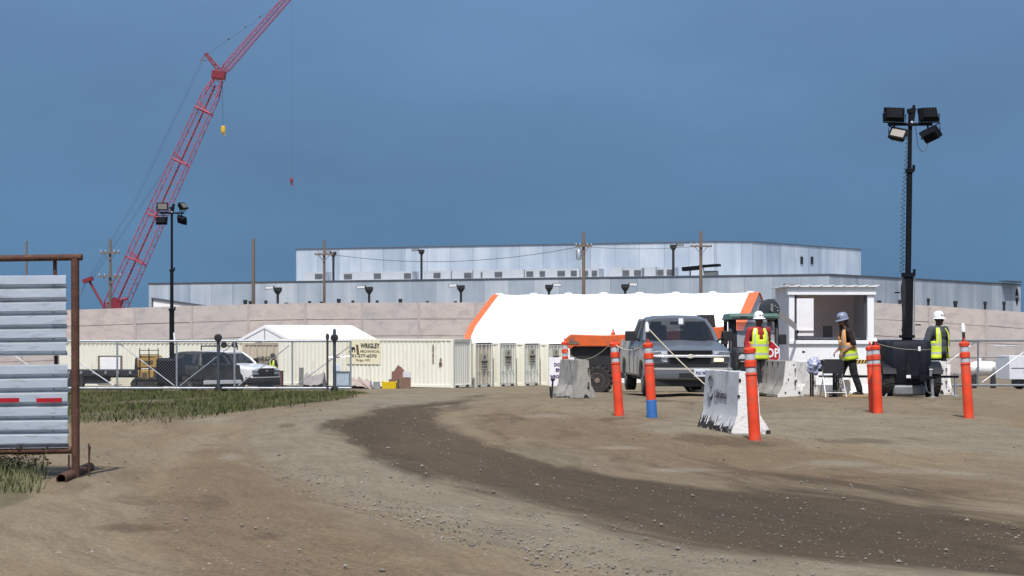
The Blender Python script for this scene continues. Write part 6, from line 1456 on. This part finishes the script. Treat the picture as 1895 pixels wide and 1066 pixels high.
def person(label, loc, rz, skin, P_, shirt, vest, trou, hat, bare_forearm=False, hair=None, vest_top=None, open_vest=False, hatm=None, beard=None):
    V_ = Vector; pv = V_(P_.get('pelvis', (0, 0, .94))); ch_ = V_(P_.get('chest', (0, 0, 1.30))); nk = V_(P_.get('neck', (0, .01, 1.50))); hd = V_(P_.get('head', (0, -.02, 1.645)))
    yaw = P_.get('yaw', 0); nod = P_.get('nod', 0); Hm = (Matrix.Rotation(yaw, 3, 'Z') @ Matrix.Rotation(nod, 3, 'X')); hp = lambda x, y, z: hd+Hm @ V_((x, y, z))
    up = (ch_-pv).normalized(); tilt = up.to_track_quat('Z', 'Y').to_matrix(); tilt = V_((0, 0, 1)).rotation_difference(up).to_matrix()
    B_ = P_.get('bulk', 1.0); sh = [ch_+tilt @ V_((s*.185*B_, 0, .135)) for s in (-1, 1)]
    hip = [pv+V_((s*.095, 0, -.04)) for s in (-1, 1)]
    arms = P_['arms']; legs = P_['legs']   # arms: [(elbow, wrist, dir, palm_n, curl)], legs: [(knee, ankle, toe dir)]
    mb = MB()
    mb.ell(hp(0, .012, .03), (.074, .092, .098), 16, 12, Hm); mb.ell(hp(0, -.022, -.045), (.056, .062, .072), 14, 10, Hm)
    mb.ell(hp(0, -.094, -.012), (.014, .020, .026), 8, 6, Hm); mb.ell(hp(0, -.078, -.058), (.026, .012, .009), 8, 6, Hm); mb.ell(hp(0, -.070, -.098), (.026, .020, .018), 8, 6, Hm)
    for s in (-1, 1):
        mb.ell(hp(s*.076, .012, -.008), (.010, .020, .031), 8, 6, Hm); mb.ell(hp(s*.032, -.076, .012), (.016, .009, .009), 8, 6, Hm); mb.ell(hp(s*.04, -.068, -.028), (.02, .014, .016), 8, 6, Hm)
    mb.cap_tube(nk-V_((0, 0, .08)), hp(0, .02, -.06), .060, .054, 14)
    mb.ell(ch_+up*.03, (.150, .098, .20), 16, 10, tilt); mb.ell(pv.lerp(ch_, .45), (.135, .095, .18), 14, 10, tilt); mb.ell(pv, (.150, .105, .13), 14, 10)
    for i, s in enumerate((-1, 1)):
        el, wr, dr_, pn, cu_ = arms[i]; mb.cap_tube(sh[i], el, .046, .038, 12); mb.cap_tube(el, V_(el).lerp(V_(wr), .35), .038, .040, 12); mb.cap_tube(V_(el).lerp(V_(wr), .35), wr, .040, .026, 12); hand(mb, wr, dr_, pn, cu_)
        kn, an, toe = legs[i]; mb.cap_tube(hip[i], kn, .074, .050, 12); mb.cap_tube(kn, V_(kn).lerp(V_(an), .3), .050, .052, 12); mb.cap_tube(V_(kn).lerp(V_(an), .3), an, .052, .036, 12)
        mb.ell(V_(an)+V_((toe[0]*.06, toe[1]*.06, -.045)), (.04, .04, .03), 10, 6)
    g = skin_build('person', mb, [skin], None, .0062, 3); g.location = loc; g.rotation_euler = (0, 0, rz); tag(g, label, 'person')
    # eyes as part of the face
    mb = MB()
    for s in (-1, 1): mb.ell(hp(s*.032, -.083, .012), (.010, .005, .006), 8, 6, Hm)
    mb.build('eye', M('eye_dark', (.05, .045, .04), .3), g)
    # shirt
    mb = MB(); mb.ell(ch_+up*.045, (.172*B_, .116*B_, .19), 18, 12, tilt); mb.ell(pv.lerp(ch_, .5), (.160*B_, .115*B_, .22), 16, 10, tilt); mb.ell(pv+up*.02, (.168*B_, .122*B_, .12), 16, 10)
    mb.cap_tube(nk-V_((0, 0, .07)), nk-V_((0, 0, .03)), .068, .066, 14); mb.cap_tube(sh[0], sh[1], .066, .066, 12)
    for i in range(2):
        el, wr = V_(arms[i][0]), V_(arms[i][1]); mb.cap_tube(sh[i], sh[i].lerp(el, .9 if bare_forearm else 1), .064*B_, .053*B_, 12)
        if not bare_forearm: mb.cap_tube(el, el.lerp(wr, .88), .052*B_, .041*B_, 12)
    skin_build('shirt', mb, [shirt], g, .009, 3, .020, .07)
    # trousers
    mb = MB(); mb.ell(pv, (.170*B_, .120*B_, .11), 16, 10)
    for i in range(2):
        kn, an, toe = legs[i]; mb.cap_tube(hip[i], kn, .092*B_, .070*B_, 14); mb.cap_tube(kn, V_(an)+V_((0, 0, .03)), .069*B_, .064*B_, 14)
    skin_build('trousers', mb, [trou], g, .009, 3, .022, .08)
    for i in range(2):
        kn, an, toe = legs[i]; an = V_(an); t_ = V_((toe[0], toe[1], 0)).normalized(); ang = math.atan2(t_.y, t_.x)+math.pi/2; mR = Matrix.Rotation(ang, 3, 'Z')
        mb = MB(); mb.cap_tube(an+V_((0, 0, .07)), an+V_((0, 0, -.02)), .054, .05, 12); mb.ell(an+t_*.035+V_((0, 0, -.045)), (.048, .13, .042), 14, 8, mR); mb.ell(an+t_*.11+V_((0, 0, -.05)), (.046, .062, .038), 12, 8, mR); mb.box(an+t_*.045+V_((0, 0, -.078)), (.088, .27, .022), mR)
        skin_build('boot', mb, [M('dark_boot', (.025, .02, .018), .7, 0, .2, 8)], g, .008, 2)
    # vest: open shell round the torso with arm holes and reflective strips
    zs = [-.50, -.46, -.41, -.36, -.32, -.27, -.22, -.17, -.12, -.07, -.02, .03, .08, .12, .155, .18]
    nn = 44; rings = []; 
    for z in zs:
        t = (z+.50)/.68; a = np.interp(t, [0, .3, .6, .85, 1], [.200*B_, .190*B_, .196*B_, .188*B_, .140*B_]); b = np.interp(t, [0, .3, .6, .85, 1], [.150*B_, .143*B_, .146*B_, .125*B_, .085*B_])
        ring = []
        for j in range(nn):
            th = 2*math.pi*j/nn; cx, sy = math.cos(th), math.sin(th); e = .82
            p = V_((a*abs(cx)**e*(1 if cx > 0 else -1), b*abs(sy)**e*(1 if sy > 0 else -1), 0)); w_ = 1+.045*noise.noise(V_((cx*2, sy*2, z*7)))+ .03*noise.noise(V_((cx*6, sy*6, z*12)))
            ring.append(ch_+tilt @ V_((p.x*w_, p.y*w_, z)))
        rings.append(ring)
    mb = MB(); vs = [p for r in rings for p in r]; fs = [[], [], []]
    for i in range(len(zs)-1):
        zc_ = (zs[i]+zs[i+1])/2
        for j in range(nn):
            th = 2*math.pi*(j+.5)/nn; cx, sy = math.cos(th), math.sin(th)
            if abs(cx) > .87 and zc_ > -.12: continue                                   # arm holes
            if sy < 0:                                                                    # front edge to edge
                if zc_ > -.12 and abs(cx) < (zc_+.12)*1.25: continue
                if abs(cx) < (.40 if open_vest else .035): continue
            mi = 0
            if zs[i] in (-.41, -.22) : mi = 1
            if zs[i] in (-.46, -.36, -.27, -.17): mi = 0
            if zc_ > -.2 and .58 < abs(cx) < .68: mi = 1
            if vest_top and zc_ > -.26 and mi == 0: mi = 2
            k = (j+1) % nn; fs[mi].append((i*nn+j, i*nn+k, (i+1)*nn+k, (i+1)*nn+j))
    mb.v = [tuple(v) for v in vs]
    for mi in range(3):
        for f in fs[mi]: mb.f.append(list(f)); mb.m.append(mi)
    vo = mb.build('safety_vest', [vest, M('vest_reflective', (.52, .55, .50), .35, .2, .1, 20), vest_top or vest], g, smooth=60); sm = vo.modifiers.new('thick', 'SOLIDIFY'); sm.thickness = .012
    # hard hat
    mb = MB(); rg_ = []
    for r_, z in ((1.0, .035), (1.0, .06), (.97, .10), (.88, .14), (.70, .172), (.42, .192), (.08, .198)):
        rg_.append([hp(.106*r_*math.cos(2*math.pi*k/26)*(1+.0), .012+.126*r_*math.sin(2*math.pi*k/26), z+(.006 if abs(math.cos(2*math.pi*k/26)) < .25 else 0)) for k in range(26)])
    mb.loft(rg_)
    br = []
    for r_, z in ((.92, .040), (1.16, .024), (1.17, .031), (.92, .052)): br.append([hp(.115*r_*math.cos(2*math.pi*k/26), .0+.135*r_*math.sin(2*math.pi*k/26)-.008*(r_ > 1), z) for k in range(26)])
    mb.loft(br, False); ho = mb.build('hard_hat', hatm or hat, g, smooth=50)
    mb = MB()
    for a in (-.6, .0, .7): mb.box(hp(.10*math.sin(a), .012-.120*math.cos(a), .105), (.030, .012, .034), Matrix.Rotation(yaw+a, 3, 'Z'))
    mb.build('sticker', m_text, ho)
    if hair:
        mb = MB(); mb.ell(hp(0, .045, -.01), (.084, .072, .10), 14, 10, Hm)
        for q in hair[1]: mb.cap_tube(hp(*q[0]), hp(*q[1]), q[2], q[3], 10)
        skin_build('hair', mb, [hair[0]], g, .009, 2, .02, .03)
    if beard:
        mb = MB(); mb.ell(hp(0, -.055, -.088), (.052, .05, .05), 12, 8, Hm); mb.ell(hp(0, -.07, -.13), (.038, .036, .055), 10, 8, Hm); skin_build('beard', mb, [beard], g, .008, 2, .015, .02)
    return g
m_skinD = M('skin_dark', (.075, .036, .023), .5, 0, .08, 8); m_skinM = M('skin_tanned', (.30, .145, .095), .5, 0, .08, 8); m_skinB = M('skin_brown', (.085, .045, .032), .5, 0, .08, 8)
m_lime = M('vest_lime', (.60, .74, .035), .65, 0, .08, 6); m_orv = M('vest_orange', (.80, .36, .10), .65, 0, .08, 6)
m_redsh = M('red_cloth_shirt', (.32, .022, .028), .85, 0, .12, 5); m_greysh = M('charcoal_shirt', (.055, .062, .075), .85, 0, .15, 5); m_blksh = M('black_shirt', (.022, .015, .016), .85, 0, .2, 5)
m_gtr = M('grey_trousers', (.105, .105, .11), .9, 0, .15, 5); m_btr = M('black_trousers', (.016, .016, .020), .9, 0, .2, 5)
m_hatw = M('white_hat', (.78, .78, .78), .3, 0, .02, 5); m_hatg = M('blue_grey_hat', (.20, .23, .31), .35, 0, .05, 5)
st = [((-.12, -.01, .50), (-.13, .02, .10), (-.3, -1)), ((.12, -.02, .50), (.14, .02, .10), (.3, -1))]
o = on(1404, 37.6)
person('person in red shirt, lime vest and white hard hat standing left of the stop sign', o, R(14), m_skinD, dict(bulk=1.12, yaw=R(22), head=(.0, -.025, 1.65), arms=[(Vector((-.27, .04, 1.14)), Vector((-.26, -.06, .89)), (-.02, -.1, -1), (.9, -.2, 0), .35), (Vector((.26, .10, 1.15)), Vector((.16, .14, .95)), (-.5, .2, -.8), (0, .9, 0), .5)], legs=st), m_redsh, m_lime, m_gtr, m_hatw).scale = (1.07, 1.07, 1.065)
o = on(1569, 37.9)
person('person in profile in blue grey hard hat and orange topped vest behind the chair', o, R(-80), m_skinM, dict(bulk=1.14, yaw=R(-4), nod=R(14), pelvis=(0, .02, .93), chest=(0, -.03, 1.29), neck=(0, -.055, 1.49), head=(0, -.115, 1.64), arms=[(Vector((-.25, .03, 1.13)), Vector((-.13, -.20, .99)), (.2, -.7, -.7), (.3, -.2, -1), .6), (Vector((.25, .04, 1.12)), Vector((.13, -.17, .95)), (-.2, -.6, -.8), (-.3, -.2, -1), .7)],
   legs=[((-.11, -.10, .50), (-.12, -.20, .10), (-.1, -1)), ((.11, .10, .49), (.12, .22, .10), (.15, -1))]), m_blksh, m_lime, m_btr, m_hatg, bare_forearm=True, vest_top=m_orv, hair=(M('dark_hair', (.025, .014, .012), .7, 0, .3, 20), [((.05, .06, -.05), (.04, .05, -.20), .045, .03), ((-.05, .06, -.05), (-.04, .05, -.20), .045, .03)]), beard=M('dark_beard', (.035, .015, .012), .8, 0, .3, 20)).scale = (1.09, 1.09, 1.06)
o = on(1736, 38.9)
person('person in charcoal shirt, open lime vest and white hard hat behind the light tower trailer', o, R(40), m_skinB, dict(bulk=1.38, yaw=R(12), head=(.0, -.025, 1.66), chest=(0, 0, 1.31), neck=(0, .01, 1.51), arms=[(Vector((-.38, .06, 1.12)), Vector((-.24, .18, .93)), (.4, .4, -.6), (.2, .9, 0), .5), (Vector((.38, .05, 1.12)), Vector((.30, .14, .90)), (-.2, .3, -.8), (-.3, .9, 0), .5)], legs=st), m_greysh, m_lime, m_btr, m_hatw, open_vest=True).scale = (1.10, 1.10, 1.08)
o = on(505, 81.5)
person('small distant person in lime vest beyond the dark red crate near the white pickup', o, R(-30), m_skinM, dict(yaw=R(-30), arms=[(Vector((-.27, .03, 1.14)), Vector((-.22, -.16, .98)), (.2, -.8, -.4), (.6, 0, -.5), .5), (Vector((.27, .03, 1.14)), Vector((.24, -.14, .97)), (-.2, -.8, -.4), (-.6, 0, -.5), .5)], legs=st), m_blksh, m_lime, M('blue_jeans', (.06, .07, .14), .9, 0, .15, 5), m_hatg, bare_forearm=True, hatm=M('dark_hat', (.05, .05, .055), .5))
